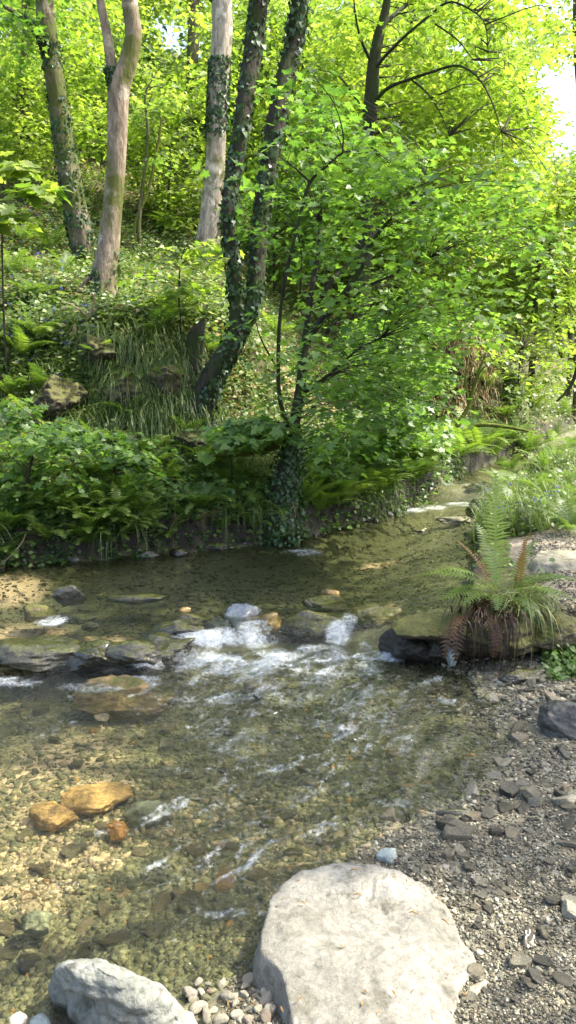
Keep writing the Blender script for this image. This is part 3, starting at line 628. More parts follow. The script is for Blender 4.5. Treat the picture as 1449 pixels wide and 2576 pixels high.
while cnt < 110:
    u = random.uniform(0, 1200); v = random.uniform(1690, 2400); p = PZ(u, v, -.08)
    if avoid(p[0], p[1]) or (N(p[1])-p[0]) < .05: continue
    z = T1(p[0], p[1]); s = random.choice([.03, .04, .05, .065])
    stone_copy('stone', random.choice(BEDP), (p[0], p[1], z+s*.1), s, 'flat olive brown stone seen under the shallow water', 'stone', 'stones on the stream bed', .12); cnt += 1
cnt = 0
while cnt < 36:
    u = random.uniform(470, 715); v = random.uniform(2455, 2575); p = PZ(u, v, .02)
    s = random.uniform(.010, .026); z = max(T1(p[0], p[1]), .0)
    if 640 < u and v < 2470: continue
    stone_copy('pebble', random.choice(PEBP), (p[0], p[1], z+s*.35), s, 'small pale pebble between the wedge rock and the big boulder', 'pebble', 'pale pebbles at the near shore', .3); cnt += 1

def gravel(name, n, test, mat, s0, s1, zlift, label, seed, usamp):
    r = np.random.default_rng(seed); u, v = usamp(r, n)
    P = np.array([PZ(a, b, .0) for a, b in zip(u, v)]); ok = test(P[:, 0], P[:, 1]); P = P[ok]; n = len(P)
    P[:, 2] = TG(P[:, 0], P[:, 1])+zlift
    s = np.exp(r.uniform(math.log(s0), math.log(s1), n)); s[r.random(n) < .93] *= .7
    s = s*(1+.3*vn(P[:, 0]*2, P[:, 1]*2, s=90))
    if name == 'shingle': s = s*(.55+.75*S((P[:, 1]-2.1)/1.3))
    sc = np.stack([s, s*r.uniform(.5, .9, n), s*r.uniform(.2, .45, n)], -1)
    R = frames(np.stack([r.normal(0, .22, n), r.normal(0, .22, n), np.ones(n)], -1), r.uniform(0, 6.28, n))
    parts = []; rn = []; rnd = r.random(n)
    if 'bed' in name:
        sp_ = np.zeros(n)
        for (bx, by, brx, bry) in SUN_SANDS: sp_ = np.maximum(sp_, blob(P[:, 0], P[:, 1], bx, by, brx*1.3, bry*1.3))
        rnd = np.clip(rnd*.55+.28*vn(P[:, 0]*2.2, P[:, 1]*2.2, s=91)+.14+.42*sp_*(.6+.5*vn(P[:, 0]*7, P[:, 1]*7, s=92)), 0, .975); rnd[r.random(n) < .006] = 1  # paler stones continue the painted sun patches
        if 'upper' in name: rnd = rnd*.8+.3*sp_
    for k in range(6):
        V, Fc = slate_shape(500+k+seed, 1 if s1 < .05 else 2, 1.0); V[:, 2] *= 1.6
        m = (np.arange(n) % 6) == k
        a, b, c = place(V, Fc, P[m], R[m], sc[m], rnd[m]); parts.append((a, [b])); rn.append(c)
    V, Fs = join(parts)
    o = mk(name, V, Fs, mat, attrs=dict(rnd=np.concatenate(rn))); return tag(o, label, 'gravel', None, 'stuff')
gravel('shingle', 34000, lambda x, y: ((N(y)-x) < .10) & (y < 4.05), M['slate_a'], .004, .026, .002, 'dark grey slate shingle covering the right bank', 1,
       lambda r, n: (r.uniform(560, 1470, n), 1640+1100*r.random(n)**.85))
gravel('bed_gravel', 30000, lambda x, y: ((N(y)-x) > -.05) & (y < 4.4), M['bed_a'], .006, .04, .0, 'brown and olive gravel on the stream bed', 2,
       lambda r, n: (r.uniform(-60, 1300, n), 1640+940*r.random(n)))
gravel('upper_bed_gravel', 7000, lambda x, y: ((N(y)-x) > .0) & (y > 4.2) & (y < F(x)), M['bed_d'], .012, .049, .0, 'brown gravel on the bed of the upper pool', 3,
       lambda r, n: (r.uniform(-60, 1250, n), 1290+300*r.random(n)))
gravel('path_gravel', 3500, lambda x, y: ((N(y)-x) < -.2) & (y > 4.1) & (x > 1.45), M['slate_a'], .008, .025, .002, 'pale gravel on the little path behind the ferns', 4,
       lambda r, n: (r.uniform(1330, 1480, n), 1375+260*r.random(n)))

# ------------------------------------------------------------------ leaf shapes (x along the leaf, base at the origin, length 1)
def fan(pts, cx=.38, fold=.10, droop=.12):
    P = np.array(pts, float); n = len(P); V = np.zeros((n+1, 3)); V[0, :2] = (cx, 0); V[1:, :2] = P
    V[:, 2] = np.abs(V[:, 1])*fold - droop*V[:, 0]**2; V[0, 2] -= .02
    Fc = np.array([[0, 1+i, 1+(i+1) % n] for i in range(n)]); return V, Fc
MAPLE = fan([(0, 0), (-.12, .22), (-.06, .48), (.13, .34), (.30, .60), (.40, .55), (.46, .26), (.66, .30), (.78, .14), (1.0, 0), (.78, -.14), (.66, -.30), (.46, -.26), (.40, -.55), (.30, -.60), (.13, -.34), (-.06, -.48), (-.12, -.22)])
MAPLO = fan([(0, 0), (-.08, .42), (.2, .32), (.38, .56), (.52, .2), (1.0, 0), (.52, -.2), (.38, -.56), (.2, -.32), (-.08, -.42)])
KITE = (np.array([[0, 0, 0], [.45, .34, .06], [1, 0, -.08], [.45, -.34, .06]]), np.array([[0, 1, 2], [0, 2, 3]]))
IVY = fan([(0, 0), (-.05, .4), (.35, .35), (.9, 0), (.35, -.35), (-.05, -.4)], cx=.3, fold=.05)
ROUND = fan([(0, 0), (.2, .33), (.6, .38), (1, 0), (.6, -.38), (.2, -.33)], cx=.5, fold=.1)

SUNNY = []
def lands_in_sun(Q):
    G = Q.copy(); 
    for _ in range(3): G = Q - SD*((Q[:, 2]-TG(G[:, 0], G[:, 1]))/SD[2])[:, None]
    k = np.zeros(len(Q), bool)
    for (x, y, a, b) in SUNNY: k |= ((G[:, 0]-x)/a)**2+((G[:, 1]-y)/b)**2 < 1
    return k
def leaves(r, centers, per, rad, flat, size, shape, tiltn=.35, cl_rnd=None, rv=.18, droop=.25, layers=2, gaps=(), sunny=.88):
    """leaf sprays: layered, drooping discs of leaves around every centre"""
    n = len(centers); C = np.repeat(centers, per, 0); m = len(C); rad = np.broadcast_to(rad, (n,)); Rr = np.repeat(rad, per)
    a = r.uniform(0, 6.283, m); q = np.sqrt(r.random(m)); rr = q*Rr
    off = np.stack([np.cos(a)*rr, np.sin(a)*rr, np.zeros(m)], -1)
    lay = r.integers(0, layers, m) - (layers-1)/2
    tx = np.repeat(r.normal(0, .22, (n, 2)), per, 0)
    off[:, 2] = lay*flat*Rr + r.normal(0, flat*.22, m)*Rr - droop*q*q*Rr + off[:, 0]*tx[:, 0] + off[:, 1]*tx[:, 1]
    nrm = np.stack([np.cos(a)*droop*1.6+r.normal(0, tiltn, m), np.sin(a)*droop*1.6+r.normal(0, tiltn, m), np.ones(m)], -1)
    R = frames(nrm, a+r.normal(0, .7, m)); s = size*r.uniform(.6, 1.2, m)
    base = r.random(n) if cl_rnd is None else cl_rnd
    rnd = np.clip(np.repeat(base, per)*.7+.15+r.normal(0, rv, m), 0, 1); Q = C+off; keep = np.ones(m, bool)
    if len(gaps):
        u, v = proj(Q)
        for g in gaps: keep &= ((u-g[0])/g[2])**2+((v-g[1])/g[3])**2 > .9*r.random(m)**1.3
    if sunny: keep &= ~(lands_in_sun(Q) & (r.random(m) < sunny))
    return place(shape[0], shape[1], Q[keep], R[keep], s[keep], rnd[keep])
def twigs(skel, centers, r0=.007, r1=.002, n=7, sag=.12):
    parts = []; sk = np.asarray(skel)
    for c in centers:
        d = np.linalg.norm(sk-c, axis=1) + np.maximum(sk[:, 2]-c[2], 0)*1.5; p = sk[np.argmin(d)]
        L = np.linalg.norm(c-p)
        if L < .05: continue
        m1 = p+(c-p)*.4+np.array([random.gauss(0, .06), random.gauss(0, .06), sag])*L; 
        V, Fq, F3, _, _ = tube([p, m1, c+np.array([0, 0, .02])], [r0*(.6+.5*min(L, 2)), r0*.6, r1], n=n, k=4); parts.append((V, [Fq, F3]))
    return join(parts) if parts else None
def pix_centers(r, ells, n, y0, y1, gaps=()):
    out = []; w = np.array([e[2]*e[3]*(e[4] if len(e) > 4 else 1) for e in ells], float); w /= w.sum()
    while len(out) < n:
        e = ells[r.choice(len(ells), p=w)]; a = r.uniform(0, 6.283); q = math.sqrt(r.random())
        u = e[0]+e[2]*q*math.cos(a); v = e[1]+e[3]*q*math.sin(a)
        if any(((u-g[0])/g[2])**2+((v-g[1])/g[3])**2 < 1 for g in gaps): continue
        p = PY(u, v, r.uniform(y0, y1))
        if p[2] < T1(p[0], p[1])+.12: 
            if r.random() < .1: out.append(np.array([p[0], p[1], T1(p[0], p[1])+.2]))
            continue
        out.append(p)
    return np.array(out)
GAPS = [(430, 90, 45, 55), (500, 130, 22, 45), (395, 60, 30, 30), (1425, 255, 55, 75), (1440, 350, 60, 80), (1380, 200, 45, 45), (1150, 120, 28, 22), (1110, 180, 26, 22), (1400, 395, 50, 30), (1210, 160, 18, 18), (830, 215, 14, 14), (1445, 200, 60, 60), (1300, 400, 20, 14), (250, 260, 12, 14)]

def tree(name, label, cat, trunk, mat, base=None, branches=(), crown=None, ivy=None, group=None, rough=.07, k=22, seed=1, nseg=70, roots=False, twigr=.007, fit=False):
    """trunk: [(u,v,Y,r)..] from the foot upwards; branches likewise; crown: dict"""
    r = np.random.default_rng(seed)
    tp = np.array([[*PY(u, v, Y), rad] for u, v, Y, rad in trunk])
    if fit:
        kq = hit(trunk[0][0], trunk[0][1])[1]/trunk[0][2]; print('fit', label, round(kq, 3)); kq = min(max(kq, .8), 1.25)
        refit = lambda L: [(u, v, Y*kq, q*kq) for u, v, Y, q in L]
        trunk = refit(trunk); branches = [refit(b) for b in branches]; tp = np.array([[*PY(u, v, Y), rad] for u, v, Y, rad in trunk])
        if crown: crown = dict(crown, y0=crown['y0']*kq, y1=crown['y1']*kq)
    z0 = T1(tp[0, 0], tp[0, 1]); 
    if tp[0, 2] > z0-.1: tp = np.vstack([[tp[0, 0], tp[0, 1], z0-.15, tp[0, 3]*1.15], tp])
    o = thing(name, label, cat, (tp[0, 0], tp[0, 1], min(z0, tp[0, 2]+.1)), group)
    V, Fq, F3, c, rr = tube(tp[:, :3], tp[:, 3], n=nseg, k=k, rough=rough, seed=seed)
    mk('trunk', V, [Fq, F3], mat, parent=o, smooth=True); skel = [c[len(c)//4:]]; tcs = [(c, rr)]
    for b in branches:
        bp = np.array([[*PY(u, v, Y), rad] for u, v, Y, rad in b])
        V, Fq, F3, c2, r2 = tube(bp[:, :3], bp[:, 3], n=30, k=8 if bp[0, 3] < .06 else 16, rough=rough, seed=seed+3)
        mk('branch', V, [Fq, F3], mat, parent=o, smooth=True); skel.append(c2); 
        if bp[0, 3] > .04: tcs.append((c2, r2))
    skel = np.vstack(skel)
    if crown:
        C = pix_centers(r, crown['ells'], crown['n'], crown['y0'], crown['y1'], crown.get('gaps', ()))
        V, Fc, rn = leaves(r, C, crown['per'], crown['rad']*r.uniform(.7, 1.3, len(C)), crown.get('flat', .25), crown['size'], crown.get('shape', MAPLE), tiltn=crown.get('tilt', .35), droop=crown.get('droop', .25), layers=crown.get('layers', 2), gaps=crown.get('gaps', ()))
        mk('crown', V, [Fc], M[crown.get('mat', 'leaf_mid')], parent=o, attrs=dict(rnd=rn))
        if crown.get('twig', True):
            tw_ = twigs(skel, C[::crown.get('tw', 1)], r0=twigr)
            if tw_: mk('twigs', tw_[0], tw_[1], M['twig'], parent=o)
    if ivy:
        n, t0, t1, size, spread = ivy; P = []; Nn = []
        for (c, rr) in tcs[:ivy_n(ivy)]:
            m = n; f = r.uniform(t0, t1, m)**1.0*(len(c)-1); i0 = f.astype(int).clip(0, len(c)-2); fr = (f-i0)[:, None]
            cc = c[i0]*(1-fr)+c[i0+1]*fr; ra = rr[i0]; a = r.uniform(0, 6.283, m); dirv = np.stack([np.cos(a), np.sin(a), np.zeros(m)], -1)
            cl = (vn(f*.35, a*1.2, s=seed)+.5 > 0)
            P.append((cc+dirv*(ra*1.03+np.abs(r.normal(0, spread, m)))[:, None])[cl]); Nn.append((dirv+r.normal(0, .4, (m, 3)))[cl])
        P = np.vstack(P); Nn = np.vstack(Nn); m = len(P)
        hd = np.stack([r.normal(0, .5, m), r.normal(0, .5, m), -np.ones(m)], -1)
        V, Fc, rn = place(*IVY, P, frames(Nn, head=hd), size*r.uniform(.6, 1.3, m), r.random(m))
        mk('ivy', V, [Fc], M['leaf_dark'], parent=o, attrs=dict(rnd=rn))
    return o
def ivy_n(i): return 3

for (u, v, a, b) in ((90, 740, 1.1, .9), (50, 880, .8, .6), (210, 800, .7, .6), (20, 640, 1.2, .9), (150, 920, .5, .4), (240, 450, 1.2, .9), (430, 500, 1.4, 1.2), (460, 730, .9, .7), (330, 880, .4, .4), (440, 920, .5, .4), (1170, 950, .9, 1.0), (1230, 860, .9, .9), (1390, 1180, .8, 1.0), (1400, 1320, .6, .6), (1300, 1330, .3, .3), (1230, 1100, .7, .7), (1430, 1000, 1.4, 1.6), (1100, 1000, .4, .5)):
    p = hit(u, v); SUNNY.append((p[0], p[1], a, b))
# ------------------------------------------------------------------ the trees one can tell apart
tree('tree', 'leaning ivy covered dark trunk at the far left of the slope', 'tree', [(222, 670, 11, .20), (205, 590, 11, .17), (188, 520, 11, .155), (168, 400, 11, .145), (148, 270, 11, .13), (130, 150, 11, .12), (115, 40, 11, .12), (108, -80, 11, .11), (100, -300, 11.3, .07)], M['bark_mid'], seed=11,
     branches=[[(128, 140, 11, .06), (80, 60, 10.6, .04), (10, 15, 10.2, .02)]],
     crown=dict(ells=[(80, -60, 170, 120), (30, 80, 70, 80)], n=26, y0=10, y1=12.5, per=45, rad=.42, size=.09, shape=MAPLO, mat='leaf_mid'), ivy=(2000, .0, .72, .05, .012), fit=True)
tree('tree', 'forked pale brown trunk lit by the sun on its right side', 'tree', [(258, 765, 10, .19), (266, 680, 10, .15), (280, 560, 10, .125), (292, 440, 10, .115), (296, 340, 10, .12), (300, 230, 10, .13), (322, 160, 10, .11), (336, 90, 10, .10), (328, 20, 10, .095), (318, -80, 10, .085), (300, -320, 10, .05)], M['bark_pink'], seed=12,
     branches=[[(296, 250, 10, .075), (280, 160, 10, .065), (268, 80, 10, .055), (254, 10, 10, .05), (240, -90, 10, .04)]],
     crown=dict(ells=[(300, -180, 200, 120)], n=12, y0=9, y1=11.5, per=45, rad=.42, size=.09, shape=MAPLO, mat='leaf_lit'), ivy=(900, .0, .22, .05, .012), fit=True)
tree('tree', 'straight pale grey trunk with an ivy patch, left of the dark twin stems', 'tree', [(522, 640, 12, .20), (530, 540, 12, .155), (541, 420, 12, .145), (546, 300, 12, .145), (552, 180, 12, .15), (560, 60, 12, .15), (556, -60, 12, .14), (550, -320, 12, .09)], M['bark_pale'], seed=13,
     branches=[[(556, 50, 12, .08), (540, -10, 12, .06), (520, -90, 12, .05)]],
     crown=dict(ells=[(560, -180, 180, 130)], n=12, y0=11, y1=13, per=45, rad=.45, size=.09, shape=MAPLO, mat='leaf_lit'), ivy=(1000, .45, .66, .06, .012), fit=True)
tree('twin_stem_tree', 'leaning dark tree that splits into two tall stems above the mossy outcrop', 'tree', [(498, 1050, 8.2, 0.160), (518, 990, 8.2, 0.139), (545, 930, 8.2, 0.126), (578, 880, 8.2, 0.122), (594, 820, 8.2, 0.084), (594, 740, 8.2, 0.071), (585, 640, 8.2, 0.070), (574, 540, 8.2, 0.071), (588, 440, 8.3, 0.080), (604, 340, 8.3, 0.084), (622, 220, 8.4, 0.088), (640, 100, 8.5, 0.092), (652, -20, 8.5, 0.088), (665, -300, 8.6, 0.059)], M['bark_dark'], seed=14, nseg=90,
     branches=[[(585, 870, 8.2, 0.101), (618, 800, 8.25, 0.092), (642, 730, 8.3, 0.084), (650, 620, 8.4, 0.088), (662, 510, 8.5, 0.088), (682, 380, 8.6, 0.097), (708, 240, 8.7, 0.101), (735, 130, 8.8, 0.097), (752, 20, 8.8, 0.084), (762, -90, 8.8, 0.076), (780, -300, 8.8, 0.050)]],
     crown=dict(ells=[(650, -200, 230, 120), (600, 420, 70, 30, 1.5), (640, 520, 60, 60)], n=24, y0=7.8, y1=9.4, per=24, rad=.36, size=.10, shape=MAPLE, mat='leaf_mid'), ivy=(2000, .0, 1.0, .05, .012), fit=True)
tree('sycamore_tree', 'dark sycamore with wide arching boughs above the bright foliage at right', 'tree', [(912, 720, 12, 0.1280), (920, 600, 12, 0.1160), (923, 480, 12, 0.1040), (926, 400, 12, 0.1040), (930, 310, 12, 0.1040), (936, 220, 12, 0.1000), (940, 160, 12, 0.0880), (953, 90, 12, 0.0720), (972, 10, 12, 0.0560), (985, -120, 12, 0.0320)], M['bark_dark'], seed=15,
     branches=[[(938, 262, 12, 0.0300), (975, 222, 11.8, 0.0250), (1030, 200, 11.6, 0.0210), (1090, 180, 11.4, 0.0190), (1150, 165, 11.2, 0.0170), (1200, 192, 11.1, 0.0140), (1235, 250, 11, 0.0110), (1262, 330, 11, 0.0060)],
               [(938, 180, 12, 0.0275), (970, 140, 11.8, 0.0225), (1020, 90, 11.6, 0.0200), (1080, 40, 11.5, 0.0175), (1130, 5, 11.4, 0.0150), (1185, 25, 11.3, 0.0125), (1220, 60, 11.2, 0.0100), (1228, 130, 11.2, 0.0050)],
               [(936, 160, 12, 0.0250), (912, 110, 11.8, 0.0200), (898, 60, 11.6, 0.0150), (890, 0, 11.5, 0.0100)],
               [(965, 60, 12, 0.0350), (1000, 30, 12.2, 0.0300), (1032, 0, 12.4, 0.0275), (1070, -80, 12.5, 0.0150)],
               [(928, 300, 12, 0.0200), (890, 240, 11.8, 0.0150), (850, 190, 11.6, 0.0110), (800, 175, 11.5, 0.0060)],
               [(1035, 200, 11.6, 0.0150), (1075, 235, 11.5, 0.0120), (1110, 290, 11.4, 0.0090), (1130, 340, 11.4, 0.0050)],
               [(1095, 60, 11.5, 0.0125), (1150, 100, 11.3, 0.0100), (1190, 150, 11.2, 0.0060)]],
     crown=dict(ells=[(1050, 30, 260, 170), (1250, 150, 220, 230, 1.2), (1100, 270, 260, 130), (1330, 380, 130, 150), (830, 60, 90, 90, .5), (1200, 520, 230, 120)], n=270, y0=11.3, y1=15, per=34, rad=.44, size=.10, shape=MAPLO, mat='leaf_lit', gaps=GAPS, tw=2), twigr=.009)
# the tree in front, on the edge of the stream
tree('young_sycamore', 'many stemmed young sycamore with an ivy clad foot at the edge of the stream', 'tree', [(708, 1355, 6.45, .20), (705, 1300, 6.5, .17), (715, 1220, 6.5, .12), (735, 1140, 6.5, .065), (742, 1060, 6.5, .048), (758, 960, 6.5, .042), (764, 880, 6.5, .038), (790, 830, 6.45, .030), (850, 760, 6.4, .026), (905, 680, 6.4, .022), (930, 620, 6.4, .018), (975, 560, 6.3, .012), (1050, 500, 6.2, .007)], M['bark_dark'], seed=16, k=14,
     branches=[[(738, 1110, 6.5, .030), (705, 1010, 6.4, .018), (700, 900, 6.3, .016), (704, 800, 6.2, .014), (718, 700, 6.1, .014), (738, 610, 6.0, .013), (758, 530, 6.0, .012), (780, 458, 6.0, .012), (820, 420, 5.9, .009), (868, 382, 5.9, .007), (935, 385, 5.8, .004)],
               [(780, 458, 6.0, .009), (745, 425, 5.9, .006), (700, 392, 5.9, .004)],
               [(862, 385, 5.9, .006), (862, 330, 5.8, .005), (840, 260, 5.7, .004), (800, 205, 5.6, .003)],
               [(764, 880, 6.5, .03), (775, 800, 6.6, .028), (785, 720, 6.7, .026), (800, 640, 6.8, .018), (805, 560, 6.9, .01)],
               [(800, 760, 6.6, .022), (850, 690, 6.7, .02), (905, 640, 6.8, .018), (960, 560, 6.9, .013), (1010, 500, 7.0, .012), (1070, 440, 7.0, .006)],
               [(770, 985, 6.5, .018), (830, 940, 6.2, .012), (900, 880, 6.0, .008), (960, 850, 5.9, .004)],
               [(820, 840, 6.45, .016), (900, 740, 6.4, .012), (990, 690, 6.3, .009), (1080, 650, 6.2, .005)],
               [(700, 930, 6.3, .01), (660, 860, 6.2, .006), (640, 800, 6.1, .003)],
               [(755, 740, 6.3, .008), (758, 640, 6.3, .007), (740, 560, 6.2, .005), (690, 520, 6.2, .003)]],
     crown=dict(ells=[(790, 230, 80, 50, 1.6), (850, 310, 90, 70, 1.2), (760, 330, 90, 60), (900, 430, 180, 90), (1020, 420, 150, 80), (720, 480, 80, 60, .6), (850, 560, 160, 80), (1050, 560, 190, 110), (1200, 480, 150, 90, .8), (1230, 680, 200, 140, 1.0), (980, 720, 200, 110), (800, 680, 90, 90, .4), (1080, 850, 170, 90, .9), (850, 900, 200, 100), (1000, 990, 180, 90), (840, 1040, 160, 70), (620, 1080, 130, 40, 1.1), (640, 560, 60, 120, .5), (620, 860, 60, 60, .5), (900, 1130, 200, 60, .9)], n=270, y0=5.5, y1=7.8, per=24, rad=.26, size=.068, droop=.18, shape=MAPLE, flat=.3, mat='leaf_mid', tw=1), ivy=(2200, .0, .30, .035, .03), twigr=.004)

# slim background trunks (each with its own little crown)
BG = [([(470, 300, 17, .13), (482, 200, 17, .12), (486, 100, 17, .12), (490, 0, 17, .11), (494, -150, 17, .08)], 'bark_mid', 'slim ivy wrapped trunk in front of the sky gap', 15),
      ([(70, 480, 14, .07), (64, 330, 14, .07), (60, 200, 14, .08), (66, 80, 14, .06), (60, -100, 14, .05)], 'bark_mid', 'thin crooked trunk near the left edge of the wood', 10),
      ([(868, 480, 20, .16), (872, 360, 20, .15), (885, 240, 20, .14), (892, 150, 20, .13), (900, 0, 20, .1)], 'bark_grey', 'pale distant trunk just left of the dark sycamore', 16),
      ([(758, 560, 18, .13), (760, 420, 18, .14), (764, 300, 18, .13), (770, 200, 18, .12), (780, 0, 18, .1)], 'bark_mid', 'distant brown trunk right of the twin stems', 16),
      ([(1000, 640, 19, .12), (1003, 480, 19, .12), (1010, 330, 19, .11), (1030, 200, 19, .14), (1036, 80, 19, .13), (1045, -60, 19, .1)], 'bark_dark', 'dark distant trunk right of the sycamore', 17),
      ([(1450, 960, 17, .06), (1438, 760, 17, .06), (1420, 640, 17, .06), (1445, 500, 17, .05), (1480, 350, 15, .05)], 'bark_mid', 'curved multi stem hazel at the right edge', 9),
      ([(1470, 420, 20, .07), (1458, 250, 20, .07), (1450, 100, 20, .08), (1450, 0, 20, .08), (1445, -150, 20, .06)], 'bark_mid', 'straight trunk cut by the right edge of the view', 12),
      ([(350, 560, 12, .03), (362, 440, 12, .025), (372, 330, 12, .022), (365, 240, 12, .015), (390, 190, 12, .008)], 'bark_mid', 'thin curving hazel pole between the forked and the grey trunk', 7),
      ([(340, 570, 12, .03), (375, 470, 12, .022), (398, 360, 12, .02), (405, 300, 12, .01)], 'bark_moss', 'slender mossy pole beside the hazel pole', 7),
      ([(1340, 900, 14, .06), (1345, 800, 14, .055), (1350, 700, 14, .05), (1368, 600, 14, .04)], 'bark_dark', 'small dark stem on the flat right of the outcrop', 8)]
for i, (tr_, mt, lab, sd) in enumerate(BG):
    u0, v0, Y0, _ = tr_[-1]
    bs = [[(1415, 900, 14.5, .06), (1400, 780, 14.5, .06), (1385, 640, 14.5, .05), (1405, 520, 14.5, .03)], [(1440, 880, 15.5, .06), (1425, 740, 15.5, .06), (1430, 600, 15.5, .05), (1462, 470, 15.5, .03)]] if 'multi stem' in lab else []
    tree('tree' if Y0 > 12.5 else 'hazel_pole', lab, 'tree', tr_, M[mt], seed=30+i, k=12, nseg=40, branches=bs,
         crown=dict(ells=[(u0, max(v0, -120)+20, 130 if Y0 > 13 else 60, 90)], n=26 if Y0 > 13 else 10, y0=Y0-1, y1=Y0+1.5, per=50, rad=.5 if Y0 > 13 else .25, size=.12 if Y0 > 13 else .08, shape=KITE if Y0 > 13 else MAPLO, mat='leaf_far', gaps=GAPS, tw=2))

# young sycamores and bushes, each with stems and leaves
SAP = [('sycamore_sapling', 'sunlit yellow green sycamore sapling on the slope left of the twin stems', [(455, 810, 8.0, .012), (450, 740, 8.0, .010), (455, 660, 7.9, .006), (470, 610, 7.9, .003)], dict(ells=[(460, 640, 95, 50, 1.3), (400, 690, 60, 45), (500, 690, 50, 50), (450, 740, 100, 35)], n=52, y0=7.4, y1=8.5, per=26, rad=.19, size=.08, mat='leaf_lit')),
 ('sycamore_sapling', 'leafy sycamore sapling filling the lower left corner of the far bank', [(60, 1290, 5.9, .014), (70, 1200, 5.9, .012), (90, 1120, 5.8, .008), (110, 1070, 5.8, .004)], dict(ells=[(50, 1110, 80, 80, 1.2), (170, 1130, 80, 50), (60, 1210, 110, 50), (0, 1040, 50, 40)], n=30, y0=5.4, y1=6.5, per=28, rad=.20, size=.066, mat='leaf_mid')),
 ('sycamore_sapling', 'low sycamore sapling in the shade below the mossy outcrop', [(290, 1260, 6.4, .012), (290, 1190, 6.3, .010), (280, 1120, 6.2, .005)], dict(ells=[(280, 1130, 90, 50), (380, 1160, 70, 40), (230, 1190, 80, 40), (320, 1080, 60, 25)], n=18, y0=5.9, y1=6.9, per=26, rad=.19, size=.066, mat='leaf_mid')),
 ('sycamore_sapling', 'sycamore sapling whose leaves spread over the mossy log', [(585, 1210, 6.6, .010), (580, 1150, 6.5, .008), (570, 1100, 6.4, .005)], dict(ells=[(600, 1090, 80, 24), (650, 1070, 50, 24), (520, 1130, 40, 20)], n=18, y0=6.2, y1=6.9, per=22, rad=.2, size=.10, mat='leaf_mid')),
 ('sycamore_sapling', 'few bright leaves on a slim sapling near the left edge', [(20, 1000, 7.5, .012), (10, 800, 7.5, .010), (5, 600, 7.4, .008), (10, 450, 7.4, .005)], dict(ells=[(20, 415, 40, 22, 1.5), (95, 480, 45, 14), (10, 530, 30, 30)], n=12, y0=7.0, y1=7.6, per=16, rad=.17, size=.13, mat='leaf_lit')),
 ('bush', 'dense green bush under the middle of the front tree', [(900, 1230, 7.8, .012), (905, 1160, 7.8, .01), (910, 1080, 7.8, .006)], dict(ells=[(900, 1100, 150, 70), (1020, 1080, 110, 60), (820, 1140, 80, 50)], n=70, y0=7.6, y1=9.2, per=30, rad=.24, size=.085, mat='leaf_mid', shape=MAPLO)),
 ('bush', 'dark green bush left of the sunlit outcrop', [(1000, 1060, 10.5, .012), (1005, 980, 10.5, .01), (1010, 900, 10.5, .006)], dict(ells=[(1000, 940, 100, 90), (930, 880, 70, 70), (1060, 860, 60, 60)], n=64, y0=10, y1=11.5, per=34, rad=.3, size=.09, mat='leaf_mid', shape=MAPLO)),
 ('bush', 'pale green bush on the flat beyond the right bank', [(1300, 1010, 12, .012), (1305, 940, 12, .01), (1310, 880, 12, .006)], dict(ells=[(1320, 930, 100, 70), (1400, 880, 80, 80), (1270, 850, 60, 60)], n=74, y0=11, y1=14, per=36, rad=.34, size=.09, mat='leaf_lit', shape=MAPLO)),
 ('bush', 'yellow green hazel bush high behind the right bank', [(1300, 860, 15, .02), (1290, 760, 15, .015), (1280, 660, 15, .008)], dict(ells=[(1280, 700, 130, 100), (1380, 780, 80, 90)], n=90, y0=14, y1=17, per=40, rad=.42, size=.10, mat='leaf_lit', shape=MAPLO)),
 ('bush', 'bright bush on the slope between the forked and grey trunks', [(420, 560, 13.5, .02), (425, 470, 13.5, .015), (430, 380, 13.5, .008)], dict(ells=[(430, 420, 90, 110), (360, 330, 60, 90), (470, 520, 60, 50)], n=80, y0=12.8, y1=15, per=36, rad=.36, size=.09, mat='leaf_lit', shape=MAPLO)),
 ('bush', 'green bush on the slope behind the twin stems', [(690, 600, 12.5, .02), (700, 520, 12.5, .015), (710, 440, 12.5, .008)], dict(ells=[(740, 470, 100, 100), (800, 620, 90, 90), (620, 560, 40, 60), (720, 640, 70, 60)], n=90, y0=11.5, y1=14, per=36, rad=.36, size=.09, mat='leaf_mid', shape=MAPLO)),
 ('bush', 'shrubby growth high on the slope at the left edge', [(60, 420, 13.5, .02), (50, 330, 13.5, .015), (40, 260, 13.5, .008)], dict(ells=[(50, 300, 90, 90), (0, 200, 60, 90), (200, 330, 40, 80), (230, 200, 40, 90)], n=80, y0=12.8, y1=15, per=36, rad=.36, size=.09, mat='leaf_lit', shape=MAPLO))]
for i, (nm, lab, tr_, crw) in enumerate(SAP):
    tree(nm, lab, 'sapling' if 'sapling' in nm else 'bush', tr_, M['twig'], seed=60+i, k=7, nseg=20, rough=.02, crown=crw, twigr=.004)
# slim bare shrub on the far bank
tree('shrub', 'small bare stemmed shrub with a mossy side limb in front of the sunlit outcrop', 'shrub', [(1142, 1112, 10.2, .05), (1152, 1070, 10.2, .04), (1180, 1020, 10.2, .028), (1195, 960, 10.2, .022), (1218, 900, 10.2, .015), (1235, 850, 10.2, .008)], M['bark_moss'], seed=80, k=8, nseg=30,
     branches=[[(1160, 1090, 10.2, .035), (1200, 1070, 10.1, .03), (1260, 1072, 10, .025), (1330, 1085, 9.8, .015)], [(1180, 1020, 10.2, .02), (1170, 950, 10.2, .015), (1180, 890, 10.2, .008)], [(1190, 980, 10.2, .014), (1212, 930, 10.1, .01), (1250, 900, 10, .005)], [(1180, 1030, 10.2, .014), (1205, 980, 10.3, .01), (1200, 900, 10.3, .004)]],
     crown=dict(ells=[(1240, 860, 60, 50)], n=8, y0=10, y1=10.5, per=14, rad=.18, size=.07, mat='leaf_lit', shape=MAPLO))

